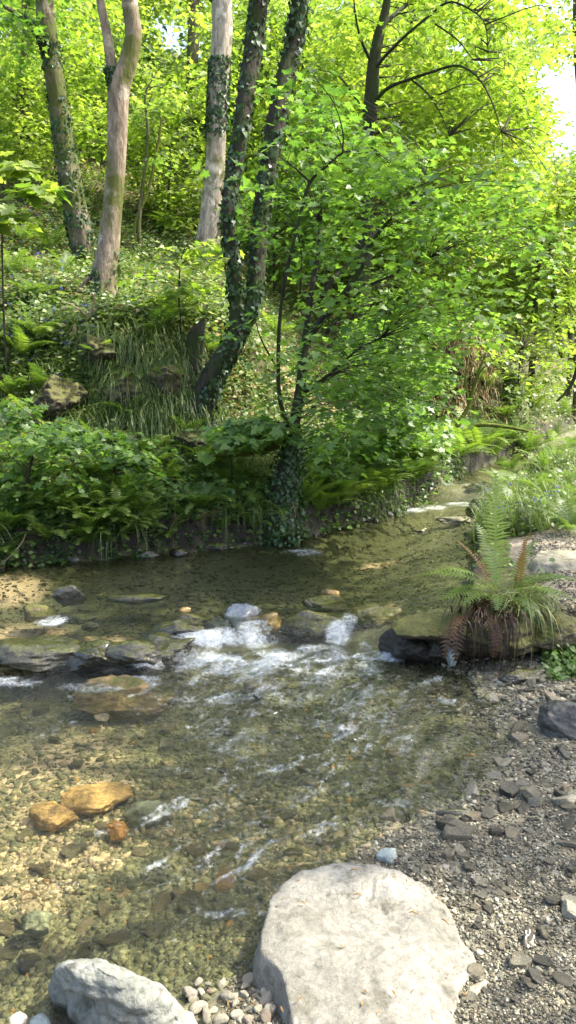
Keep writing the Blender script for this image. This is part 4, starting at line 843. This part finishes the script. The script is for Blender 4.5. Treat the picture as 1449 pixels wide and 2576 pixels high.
# ------------------------------------------------------------------ woods beyond: foliage nobody could count
def woods(name, label, n, per, ells, y0, y1, rad, size, mat, seed, gaps=GAPS, shape=KITE, tilt=.55):
    r = np.random.default_rng(seed); C = pix_centers(r, ells, n, y0, y1, gaps)
    V, Fc, rn = leaves(r, C, per, rad*r.uniform(.6, 1.4, len(C)), .35, size, shape, tiltn=tilt, layers=3, gaps=gaps)
    o = mk(name, V, [Fc], M[mat], attrs=dict(rnd=rn)); return tag(o, label, 'foliage', None, 'stuff')
woods('far_woods', 'mass of bright spring foliage on the slope far behind the trunks', 1900, 70, [(300, 150, 520, 330), (700, 300, 500, 330), (1150, 350, 420, 380), (1150, 650, 350, 200, .8)], 17, 30, .8, .17, 'leaf_far', 91)
woods('mid_woods', 'lighter foliage in front of the far woods', 800, 60, [(350, 250, 420, 260), (800, 350, 350, 300), (1250, 500, 320, 380)], 13.5, 18, .5, .115, 'leaf_lit', 92)
woods('distant_trees', 'pale treetops on the opposite valley side at the right', 700, 60, [(1400, 560, 180, 130), (1300, 620, 200, 130), (1440, 470, 60, 50)], 30, 46, 1.3, .3, 'leaf_far', 93, gaps=[])

# ------------------------------------------------------------------ ground plants
def surf_points(r, n, ulo, uhi, vlo, vhi, test=None):
    u = r.uniform(ulo, uhi, n); v = r.uniform(vlo, vhi, n)
    a = (u-CU)/FPX; b = (v-CV)/FPX; D = np.stack([a, cp-b*sp, -sp-b*cp], -1); D = D/D[:, 1:2]
    P = np.full((n, 3), np.nan); live = np.ones(n, bool); Yv = np.full(n, 3.5)
    while live.any() and Yv.min() < 45:
        Q = np.array([0, 0, CAMZ])+D*Yv[:, None]; g = TG(Q[:, 0], Q[:, 1]); h = live & (Q[:, 2] < g)
        P[h] = np.stack([Q[h, 0], Q[h, 1], g[h]], -1); live &= ~h; Yv = np.where(live, Yv*1.012, Yv); 
        if Yv[live].size == 0 or Yv[live].min() > 45: break
    P = P[~np.isnan(P[:, 0])]; x, y = P[:, 0], P[:, 1]
    land = ((F(x)-y) < .06) | ((N(y)-x) < -.05)
    P = P[land]
    # spread them into depth a little, so that they do not stand in rows behind each other
    P[:, :2] += r.normal(0, .12, (len(P), 2)); 
    land = ((F(P[:, 0])-P[:, 1]) < -.10) | ((N(P[:, 1])-P[:, 0]) < -.05); P = P[land]
    if test is not None: P = P[test(P)]
    P[:, 2] = TG(P[:, 0], P[:, 1]); return P
def cover(name, label, P, per, rad, hgt, size, mat, seed, shape=ROUND, cat='ground cover'):
    r = np.random.default_rng(seed); n = len(P); C = np.repeat(P, per, 0); m = len(C)
    C = C+np.stack([r.normal(0, rad, m), r.normal(0, rad, m), np.zeros(m)], -1); C[:, 2] = TG(C[:, 0], C[:, 1])+np.abs(r.normal(0, hgt, m))
    nm = np.stack([r.normal(0, .5, m), r.normal(-.25, .5, m), np.ones(m)], -1)
    rnd = np.clip(np.repeat(r.random(n), per)*.7+r.normal(.12, .15, m), 0, 1)
    V, Fc, rn = place(shape[0], shape[1], C, frames(nm, r.uniform(0, 6.28, m)), size*r.uniform(.6, 1.3, m), rnd)
    o = mk(name, V, [Fc], M[mat], attrs=dict(rnd=rn)); return tag(o, label, cat, None, 'stuff')
notp = lambda P: ~((P[:, 0] > 1.45) & (P[:, 1] < 5.8) & (P[:, 1] > 0) & ((F(P[:, 0])-P[:, 1]) > 0))
farb = lambda P: (F(P[:, 0])-P[:, 1]) < .1
r_ = np.random.default_rng(5)
xl = r_.uniform(-3.2, 2.2, 330); P = np.stack([xl, F(xl)+r_.uniform(-.02, .16, len(xl)), 0*xl], -1); P[:, 2] = TG(P[:, 0], P[:, 1])+.02; cover('bank_ivy', 'dark ivy and roots trailing over the earth face of the far bank', P, 12, .05, .06, .035, 'leaf_dark', 31)
P = surf_points(r_, 3000, -20, 1470, 620, 1440, notp); cover('ground_cover', 'low leafy plants and ivy over the banks and slope', P, 18, .10, .06, .038, 'cover', 1)
P = surf_points(r_, 500, 1250, 1480, 960, 1130); cover('flat_plants', 'low green plants on the flat beyond the right bank', P, 24, .16, .12, .05, 'cover', 22)
P = surf_points(r_, 2200, -20, 1000, 200, 900); cover('slope_plants', 'leafy growth on the upper slope', P, 22, .25, .12, .055, 'cover', 2)
P = surf_points(r_, 1300, -20, 560, 560, 1000); cover('bright_herbs', 'silvery green herbs on the sunlit slope at left', P, 12, .08, .09, .045, 'grass', 3, shape=KITE)
P = surf_points(r_, 420, 1230, 1470, 1080, 1400, notp); cover('bank_herbs', 'fresh green herbs on the right bank', P, 16, .07, .08, .035, 'cover', 4)
def litter_test(P):
    return vn(P[:, 0]*1.1, P[:, 1]*1.1, s=77) > -.1
P = surf_points(r_, 1900, -20, 1250, 380, 1060, litter_test); cover('leaf_litter', 'dry brown bracken and leaf litter on the slope', P, 14, .12, .06, .07, 'straw', 5, shape=KITE)

def blades(P, r, per, L0, L1, w, lean, hang=None, rad=.04, nseg=4):
    """grass blades: curved ribbons"""
    n = len(P); C = np.repeat(P, per, 0); m = len(C); C = C+np.stack([r.normal(0, rad, m), r.normal(0, rad, m), np.zeros(m)], -1)
    a = r.uniform(0, 6.283, m); L = r.uniform(L0, L1, m); dirv = np.stack([np.cos(a), np.sin(a), np.zeros(m)], -1)
    if hang is not None: dirv = unit(dirv*.6+hang)
    t = np.linspace(0, 1, nseg+1); bend = r.uniform(.4, 1.3, m)*lean
    side = np.cross(dirv, [0, 0, 1.0]); side = unit(side+r.normal(0, .3, side.shape)*[0, 0, 1])
    V = np.zeros((m, nseg+1, 2, 3))
    for k, tt in enumerate(t):
        ang = bend*tt*1.4; h = L*(tt*np.cos(ang*.75)-lean*.28*tt**2.5*bend); o = L*tt*np.sin(ang*.9)
        c = C+dirv*o[:, None]; c[:, 2] += h
        ww = (w*(1-tt**1.5)*.5+.0004)
        V[:, k, 0] = c-side*ww; V[:, k, 1] = c+side*ww
    b = np.arange(m)[:, None]*(2*(nseg+1)); k = np.arange(nseg)[None]*2
    Fq = np.stack([b+k, b+k+1, b+k+3, b+k+2], -1).reshape(-1, 4)
    rnd = np.clip(np.repeat(r.random(n), per)*.6+r.normal(.2, .16, m), 0, 1)
    return V.reshape(-1, 3), Fq, np.repeat(rnd, 2*(nseg+1))
def grass(name, label, P, per, L0, L1, w, lean, seed, mat='grass', hang=None, rad=.04, cat='grass'):
    r = np.random.default_rng(seed); V, Fq, rn = blades(P, r, per, L0, L1, w, lean, hang, rad)
    o = mk(name, V, [Fq], M[mat], attrs=dict(rnd=rn)); return tag(o, label, cat, None, 'stuff')
P = surf_points(r_, 1700, -20, 1200, 1120, 1400, farb); P = P[vn(P[:, 0]*2, P[:, 1]*2, s=79) > -.25]; grass('bank_grass', 'shaded green grass along the far bank', P, 9, .10, .26, .006, 1.0, 1)
P = surf_points(r_, 1500, -20, 1200, 640, 1120, farb); grass('slope_grass', 'tufts of grass on the mossy slope', P, 9, .10, .28, .007, 1.2, 2)
P = surf_points(r_, 420, 1080, 1290, 850, 1060); cover('outcrop_herbs', 'pale ivy and moss on the sunlit outcrop', P, 16, .12, .08, .05, 'cover', 21)
P = surf_points(r_, 1000, 1180, 1470, 1060, 1390, notp); grass('right_bank_grass', 'tall fresh grass on the right bank', P, 10, .12, .34, .006, .7, 3)
# grass hanging over the lip of the far bank
xl = np.concatenate([r_.uniform(-3, 2.1, 1100)]); xl = xl[vn(xl*2.3, xl*0, s=71)+.5*vn(xl*7, xl*0, s=72) > -.1]; P = np.stack([xl, F(xl)+np.abs(r_.normal(.1, .10, len(xl))), 0*xl], -1); P[:, 2] = TG(P[:, 0], P[:, 1])
grass('hanging_grass', 'long grass hanging over the edge of the far bank', P, 4, .06, .26, .006, 1.7, 4, hang=np.array([.1, -.5, 0]), rad=.10)
xl = r_.uniform(-3.2, 2.0, 480); P = np.stack([xl, F(xl)+r_.uniform(.06, .42, len(xl)), 0*xl], -1); P[:, 2] = TG(P[:, 0], P[:, 1]); cover('bank_herbs', 'leafy herbs and ivy trailing over the far bank edge', P, 14, .07, .07, .05, 'leaf_mid', 14)
P = surf_points(r_, 420, 180, 520, 860, 1080, farb); P = P[vn(P[:, 0]*2.5, P[:, 1]*2.5, s=78) > .05]; grass('outcrop_grass', 'long grass drooping from the mossy outcrop', P, 7, .2, .42, .009, 1.9, 5, hang=np.array([0, -.9, 0]))
P = surf_points(r_, 110, 1100, 1260, 860, 1060); P = P[vn(P[:, 0]*2, P[:, 1]*2, s=81) > -.2]; grass('outcrop_straw', 'bleached dry grass hanging on the sunlit outcrop', P, 8, .15, .4, .012, 1.6, 6, mat='straw', hang=np.array([0, -.9, 0]))
P = surf_points(r_, 90, -20, 260, 560, 980); P2 = surf_points(r_, 22, 1240, 1449, 1240, 1400, notp); P3 = surf_points(r_, 50, 900, 1140, 960, 1100)
P = np.vstack([P, P2, P3]); P[:, 2] += r_.uniform(.12, .25, len(P)); P2 = P
cb = np.repeat(P2, 5, 0)+r_.normal(0, .018, (len(P2)*5, 3)); V, Fc, rn = place(KITE[0], KITE[1], cb, frames(r_.normal(0, 1, cb.shape), r_.uniform(0, 6, len(cb))), np.full(len(cb), .022), r_.random(len(cb)))
tag(mk('bluebells', V, [Fc], M['bluebell'], attrs=dict(rnd=rn)), 'scattered bluebell flowers on the banks and slope', 'flowers', None, 'stuff')

# ------------------------------------------------------------------ ferns
def frond(r, base, az, L, rise, curl, wid=.22, npin=24, seg=2, curved_tip=0.0):
    """one frond: arching stalk, tapered pinnae pairs with toothed outline"""
    t = np.linspace(0, 1, npin+3); el = rise-curl*t**1.3; ds = L/(npin+2)
    d = np.array([math.cos(az), math.sin(az), 0]); pts = [np.array(base, float)]
    for k in range(len(t)-1): pts.append(pts[-1]+ds*(d*math.cos(el[k])+np.array([0, 0, 1.0])*math.sin(el[k])))
    pts = np.array(pts); T = unit(np.gradient(pts, axis=0)); sd = np.array([-math.sin(az), math.cos(az), 0.0])
    Vs = []; Fs = []; off = 0
    for k in range(3, len(t)):
        f = (k-3)/(len(t)-3); ln = L*wid*(math.sin(math.pi*min(1, (f*.82+.16)))**.8)*(1-.25*f)
        up = np.cross(T[k], sd)*-1
        for s_ in (-1, 1):
            dr = unit(sd*s_+T[k]*.35+up*-.12+r.normal(0, .05, 3)); ac = T[k]; w = ds*.42
            j = 6; tt = np.linspace(0, 1, j)
            cen = pts[k]+dr*ln*tt[:, None]+np.array([0, 0, -.16])*ln*(tt[:, None]**2)
            ww = w*(1-tt**2)*np.array([1, .72, 1.0, .68, .9, .1][:j])
            A = cen-ac*ww[:, None]; B = cen+ac*ww[:, None]
            V = np.stack([A, B], 1).reshape(-1, 3); q = np.arange(j-1)*2
            Vs.append(V); Fs.append(np.stack([q, q+1, q+3, q+2], -1)+off); off += len(V)
    # stalk
    w = .0035*L/.5
    A = pts-sd*w; B = pts+sd*w; V = np.stack([A, B], 1).reshape(-1, 3); q = np.arange(len(pts)-1)*2
    Vs.append(V); Fs.append(np.stack([q, q+1, q+3, q+2], -1)+off)
    V = np.vstack(Vs); return V, np.vstack(Fs), np.full(len(V), 0.)
FERN = []
for k in range(6):
    r = np.random.default_rng(900+k); parts = []; rn = []
    nf = 9+k
    for q in range(nf):
        V, Fq, _ = frond(r, (0, 0, 0), q*6.283/nf+r.normal(0, .2), r.uniform(.75, 1.05), r.uniform(.9, 1.3), r.uniform(1.0, 1.7), wid=.2, npin=17)
        parts.append((V, [Fq])); rn.append(np.full(len(V), np.clip(r.normal(.5, .2), 0, 1)))
    V, Fs = join(parts); o = mk('fern', V, Fs, M['fern'], attrs=dict(rnd=np.concatenate(rn))); FERN.append(o.data); bpy.data.objects.remove(o)
FP = [(85, 1300, .34), (215, 1345, .36), (150, 1260, .3), (300, 1320, .3), (30, 1340, .3), (380, 1310, .26), (470, 1330, .26), (560, 1345, .26), (640, 1345, .26), (330, 1240, .28), (800, 1310, .40), (860, 1290, .36), (920, 1270, .36), (960, 1240, .4), (1030, 1215, .4), (1080, 1190, .5), (1150, 1160, .5), (1200, 1150, .55), (1250, 1150, .5), (1290, 1190, .4), (1330, 1150, .5), (1390, 1160, .45), (1350, 1250, .3), (1420, 1230, .3), (1290, 1290, .26),
      (400, 850, .5), (440, 820, .4), (100, 870, .4), (50, 905, .4), (30, 1010, .35), (120, 1000, .35), (330, 1060, .35), (470, 1110, .3), (430, 600, .6), (400, 570, .6), (60, 620, .4), (170, 560, .5), (90, 500, .5), (620, 1160, .3), (430, 990, .3), (1270, 1060, .5), (1340, 1040, .5), (1420, 1050, .5), (1230, 1000, .5), (780, 1000, .4), (690, 850, .4), (540, 1180, .28), (20, 1400, .3), (120, 1375, .3), (260, 1370, .26), (345, 1365, .26), (430, 1365, .24), (510, 1290, .26), (60, 1240, .3), (250, 1290, .3), (590, 1240, .26), (1120, 1130, .4), (1180, 1110, .45), (1230, 1120, .45), (1280, 1110, .45), (1390, 1110, .45), (1440, 1140, .45), (1300, 1240, .34), (1390, 1300, .3), (1430, 1340, .26), (1260, 1230, .3), (1370, 1200, .36), (1440, 1270, .3), (1000, 1140, .4), (150, 1140, .36), (420, 1230, .3), (20, 1250, .34), (500, 1210, .28), (190, 1200, .32), (360, 1190, .3), (60, 1080, .36), (230, 1120, .34), (80, 760, .4), (160, 700, .4), (30, 700, .4), (130, 640, .45), (250, 930, .34), (350, 960, .34), (520, 900, .34), (700, 1300, .26), (700, 1240, .26), (790, 1230, .3), (880, 1210, .3), (970, 1180, .35), (1060, 1140, .35)]
fr_ = np.random.default_rng(4)
FP += [(fr_.uniform(-10, 640), fr_.uniform(1130, 1385), fr_.uniform(.24, .36)) for _ in range(34)]+[(fr_.uniform(770, 1110), 0, fr_.uniform(.28, .4)) for _ in range(14)]
FP = [(u, v if v else 1345-(u-770)*.42-fr_.uniform(0, 90), L) for u, v, L in FP]
for i, (u, v, L) in enumerate(FP):
    p = hit(u, v); o = bpy.data.objects.new('fern', FERN[i % 6]); COL.objects.link(o); o.location = tuple(p); L *= 1.3; o.scale = (L, L, L*random.uniform(.8, 1.05)); o.rotation_euler = (random.gauss(-.1, .1), random.gauss(0, .1), random.uniform(0, 6.28))
    if u > 1170: lab, g = 'fern growing on the right bank beyond the tall upright frond', 'ferns on the right bank'
    elif v > 1150: lab, g = 'fern arching over the shaded edge of the far bank', 'ferns on the edge of the far bank'
    elif u < 220: lab, g = 'fern on the sunlit slope near the left edge', 'ferns on the left slope'
    else: lab, g = 'fern growing on the slope around the mossy outcrop', 'ferns around the outcrop'
    tag(o, lab, 'fern', g)
# the fern and grass clump on the ledge
cb = PZ(1275, 1535, .33); cb[2] = .30
clump = thing('fern_clump', 'fern clump with one tall upright frond and hanging grass on the rock ledge', 'fern', cb)
r = np.random.default_rng(55)
def to_az(du): return 0
FR = [(1245, 1480, math.radians(95), .66, 1.50, .15, .17, 30, 'fern', .95), (1250, 1490, math.radians(115), .42, 1.35, .7, .2, 22, 'fern', .7), (1255, 1500, math.radians(185), .42, .9, 1.2, .22, 22, 'fern', .55), (1260, 1500, math.radians(200), .34, .6, 1.0, .24, 20, 'fern', .4),
      (1275, 1490, math.radians(-10), .36, .75, 1.1, .24, 20, 'fern', .5), (1290, 1500, math.radians(-30), .34, .55, 1.1, .24, 20, 'fern', .4), (1260, 1510, math.radians(-110), .30, .7, 1.4, .24, 18, 'fern', .45), (1275, 1510, math.radians(-75), .28, .6, 1.5, .24, 18, 'fern', .5), (1245, 1510, math.radians(-140), .30, .6, 1.2, .24, 18, 'fern', .5),
      (1265, 1495, math.radians(170), .5, .55, .9, .2, 22, 'fern', .6), (1280, 1495, math.radians(10), .46, .5, .9, .2, 22, 'fern', .6), (1285, 1495, math.radians(-55), .34, .7, 1.3, .24, 18, 'fern', .6), (1250, 1505, math.radians(-160), .36, .5, 1.0, .24, 18, 'fern', .55), (1290, 1480, math.radians(40), .34, 1.2, .8, .2, 20, 'fern', .55), (1235, 1480, math.radians(150), .36, 1.15, .7, .12, 20, 'gold_tip', .4), (1295, 1480, math.radians(20), .33, 1.45, .3, .11, 20, 'gold_tip', .6), (1308, 1485, math.radians(60), .30, 1.5, .2, .11, 20, 'gold_tip', .7), (1242, 1490, math.radians(160), .26, 1.3, .5, .1, 16, 'gold_tip', .5)]
for (u, v, az, L, rise, curl, wid, npn, mt, rn) in FR:
    b = PZ(u, v, .33); V, Fq, _ = frond(r, b, az, L, rise, curl, wid, npn); mk('frond', V, [Fq], M[mt], parent=clump, attrs=dict(rnd=np.full(len(V), rn)))
# drooping grass tufts, right part of the clump
Pt = np.array([PZ(u, v, .32) for u, v in zip(r.uniform(1280, 1370, 14), r.uniform(1500, 1540, 14))])
V, Fq, rn = blades(Pt, r, 10, .10, .30, .007, 1.8, np.array([.35, -.4, 0]), .03, 6); mk('grass_tuft', V, [Fq], M['grass'], parent=clump, attrs=dict(rnd=np.clip(rn+.3, 0, 1)))
Pt = np.array([PZ(u, v, .31) for u, v in zip(r.uniform(1160, 1290, 22), r.uniform(1500, 1560, 22))])
V, Fq, rn = blades(Pt, r, 6, .08, .24, .008, 2.3, np.array([-.1, -1.1, 0]), .03, 6); rn = rn*.6; mk('dead_fronds', V, [Fq], M['dead'], parent=clump, attrs=dict(rnd=rn))
for q in range(12):
    b = PZ(r.uniform(1150, 1330), r.uniform(1505, 1550), .30); V, Fq, _ = frond(r, b, math.radians(r.uniform(-150, -40)), r.uniform(.24, .36), .2, 2.0, .16, 14); mk('dead_frond', V, [Fq], M['dead'], parent=clump, attrs=dict(rnd=np.full(len(V), r.random())))
# turf mound carrying it
Vm, Fm = rockshape(71, 5, 6, .12); Vm = Vm*np.array([.36, .27, .15])+np.array([cb[0]-.02, cb[1]+.16, .19])
mk('turf_mound', Vm, [Fm], M['outrock'], parent=clump, smooth=True)
Vm, Fm = rockshape(72, 5, 6, .14); Vm = Vm*np.array([.18, .16, .09])+np.array([*PZ(1375, 1600, .16)[:2], .19])
tag(mk('moss_cushion', Vm, [Fm], M['mossrock'], loc=PZ(1375, 1600, .1), smooth=True), 'yellow green moss cushion at the right foot of the fern clump', 'moss')
# herbs at the right edge by the shingle
P = np.array([PZ(a, b, .15) for a, b in zip(r.uniform(1385, 1480, 60), r.uniform(1590, 1655, 60))]); P[:, 2] = TG(P[:, 0], P[:, 1]); cover('edge_herbs', 'small green herbs at the right edge above the shingle', P, 12, .03, .04, .028, 'leaf_mid', 9)

# ------------------------------------------------------------------ dead wood
def limb(name, label, cat, pts, mat, k=9, rough=.08, seed=1, n=30, sub=()):
    kq = hit(pts[0][0], pts[0][1])[1]/pts[0][2] if cat in ('stump', 'branch') and pts[0][0] < 1000 else 1.0
    pts = [(u, v, Y*kq, q) for u, v, Y, q in pts]; sub = [[(u, v, Y*kq, q) for u, v, Y, q in L] for L in sub]
    P = np.array([PY(u, v, Y) for u, v, Y, _ in pts]); V, Fq, F3, c, _ = tube(P, [p[3] for p in pts], n=n, k=k, rough=rough, seed=seed)
    parts = [(V, [Fq, F3])]
    for s_ in sub:
        P2 = np.array([PY(u, v, Y) for u, v, Y, _ in s_]); V, Fq, F3, _, _ = tube(P2, [p[3] for p in s_], n=14, k=6, rough=rough, seed=seed+1); parts.append((V, [Fq, F3]))
    V, Fs = join(parts); return mk(name, V, Fs, mat, loc=P.mean(0), smooth=True, tags=(label, cat))
limb('mossy_log', 'mossy fallen log between the saplings and the ivy clad foot', 'log', [(510, 1142, 6.9, .02), (560, 1142, 6.85, .028), (610, 1138, 6.8, .034), (650, 1130, 6.75, .038), (700, 1118, 6.7, .04)], M['bark_moss'], seed=5, sub=([(612, 1145, 6.8, .03), (610, 1120, 6.75, .022)],))
limb('dead_branch', 'pale broken branch leaning against the foot of the forked trunk', 'branch', [(190, 745, 9.6, .028), (215, 712, 9.6, .032), (234, 690, 9.6, .03), (240, 655, 9.6, .022)], M['dry_twig'], seed=6)
limb('dead_branch', 'forked dead twigs on the slope below the forked trunk', 'branch', [(190, 835, 8.9, .02), (222, 800, 8.9, .016), (232, 770, 8.9, .012), (240, 735, 8.9, .006)], M['dry_twig'], seed=7, sub=([(222, 800, 8.9, .012), (195, 775, 8.85, .008), (165, 760, 8.8, .004)], [(225, 790, 8.9, .01), (250, 770, 8.9, .004)]))
limb('stump', 'small sunlit broken stump on the slope at left', 'stump', [(188, 870, 8.6, .035), (188, 845, 8.6, .03), (186, 818, 8.6, .02)], M['dry_twig'], seed=8)
limb('stump', 'ivy grown old stump left of the leaning twin tree', 'stump', [(480, 940, 8.6, .13), (487, 885, 8.6, .10), (497, 840, 8.6, .075), (510, 812, 8.6, .03), (513, 800, 8.6, .012)], M['bark_dark'], seed=9, k=28, rough=.3, n=50)
limb('dead_branch', 'bare curved branch reaching in from the right edge', 'branch', [(1400, 1010, 9, .012), (1425, 985, 9, .02), (1445, 950, 9, .022), (1462, 880, 9, .024), (1480, 800, 9, .02)], M['twig'], seed=10)
limb('driftwood', 'pale washed stick lying across the far cascade', 'stick', [(1115, 1222, 9.0, .012), (1150, 1226, 8.95, .018), (1185, 1222, 8.9, .014), (1215, 1212, 8.9, .008)], M['dry_twig'], seed=11)
limb('stick', 'curved dead twig at the waterline in the left corner of the far bank', 'stick', [(-10, 1430, 5.5, .006), (25, 1400, 5.5, .006), (55, 1365, 5.5, .004), (65, 1340, 5.5, .002)], M['dry_twig'], seed=12)
for (x, y, z, a, lab) in [(890, 2190, .2, .1, 'upper left'), (1120, 2320, .2, -.9, 'right'), (1040, 2298, .2, -.3, 'middle'), (900, 2252, .2, 0, 'left'), (1200, 2455, .12, -.6, None)]:
    if lab is None: continue
    p = PZ(x, y, .115); d = np.array([math.cos(a), math.sin(a), 0])*.013
    V, Fq, F3, _, _ = tube([p-d, p+np.array([0, 0, .006]), p+d], [.0008, .0022, .0008], n=7, k=5)
    tag(mk('bud_scale', V, [Fq, F3], M['straw2'] if 'straw2' in M else M['gold_tip'], loc=p, attrs=dict(rnd=np.ones(len(V)))), 'tiny orange bud scale on the %s of the boulder top' % lab, 'litter')

r = np.random.default_rng(66); uu = np.concatenate([r.uniform(480, 1180, 90), r.uniform(660, 1150, 26)]); vv = np.concatenate([r.uniform(2350, 2575, 90), r.uniform(2190, 2560, 26)]); zz = np.concatenate([np.full(90, .0), np.full(26, .115)])
P = np.array([PZ(a, b, z) for a, b, z in zip(uu, vv, zz)]); P[:90, 2] = TG(P[:90, 0], P[:90, 1])+.012; bx = P[:90, 0]
V, Fc, rn = place(KITE[0]*[1, .45, 1], KITE[1], P, frames(np.stack([r.normal(0, .2, 116), r.normal(0, .2, 116), np.ones(116)], -1), r.uniform(0, 6.28, 116)), r.uniform(.008, .022, 116), r.random(116))
tag(mk('litter', V, [Fc], M['gold_tip'], attrs=dict(rnd=rn)), 'tiny fallen bud scales and bits of leaf on the near shore', 'litter', None, 'stuff')
# ------------------------------------------------------------------ unseen tree shading the stream, crown shaped around the sun patches
def shade_tree():
    r = np.random.default_rng(333); C = []
    sunny = [(0, 1560, .45, .30), (60, 1480, .4, .35), (170, 1860, .50, .32), (40, 1900, .40, .34), (130, 2060, .48, .34), (80, 2230, .45, .32), (310, 2080, .24, .18), (330, 1780, .2, .12), (400, 2330, .2, .12), (900, 2420, .42, .40), (650, 2500, .35, .3), (1050, 2330, .22, .2), (300, 2500, .45, .25), (50, 2550, .3, .3), (960, 1400, .22, .1), (950, 1510, .25, .08), (690, 1620, .18, .08), (950, 1625, .14, .08), (1430, 1480, .4, .7), (1400, 1400, .4, .7), (1130, 1500, .12, .4), (1100, 1545, .16, .1), (850, 2250, .25, .15), (560, 1600, .06, .05), (1200, 2350, .1, .1)]
    SP = [(PZ(u, v, .05), a, b) for u, v, a, b in sunny]
    for gx in np.arange(-3.2, 2.6, .21):
        for gy in np.arange(.9, 6.3, .21):
            x = gx+r.normal(0, .06); y = gy+r.normal(0, .06)
            if any(((x-p[0])/a)**2+((y-p[1])/b)**2 < 1 for p, a, b in SP): continue
            if y > 5.5 and r.random() < .5: continue
            z = r.uniform(6.2, 8.2); k = z/SD[2]; C.append([x+SD[0]*k, y+SD[1]*k, z+.05])
    C = np.array(C); base = (8.6, 1.0, T1(8.6, 1.0))
    o = thing('overhanging_tree', 'unseen sycamore on the near bank, its crown shaped to shade the stream', 'tree', base)
    V, Fq, F3, c, _ = tube([(8.6, 1.0, base[2]-.2), (8.4, 1.4, 2.5), (8.0, 2.2, 4.5), (7.0, 3.0, 6.0), (5.8, 3.6, 6.9)], [.30, .22, .19, .14, .08], n=50, k=18, rough=.07, seed=2)
    mk('trunk', V, [Fq, F3], M['bark_mid'], parent=o, smooth=True)
    bs = [c[15:]]
    for e in ((3.0, 2.0, 7.3), (2.5, 5.0, 7.6), (5.0, 5.8, 7.4), (5.4, 1.4, 7.3), (3.2, 3.6, 7.4)):
        V, Fq, F3, c2, _ = tube([c[36], (c[36]+np.array(e))/2+np.array([0, 0, .4]), e], [.09, .06, .02], n=24, k=8, rough=.05, seed=4); mk('branch', V, [Fq, F3], M['bark_mid'], parent=o, smooth=True); bs.append(c2)
    V, Fc, rn = leaves(r, C, 15, .19, .4, .12, MAPLO, tiltn=.4, sunny=0); mk('crown', V, [Fc], M['leaf_mid'], parent=o, attrs=dict(rnd=rn))
    tw_ = twigs(np.vstack(bs), C[::4], r0=.006); mk('twigs', tw_[0], tw_[1], M['twig'], parent=o)
shade_tree()
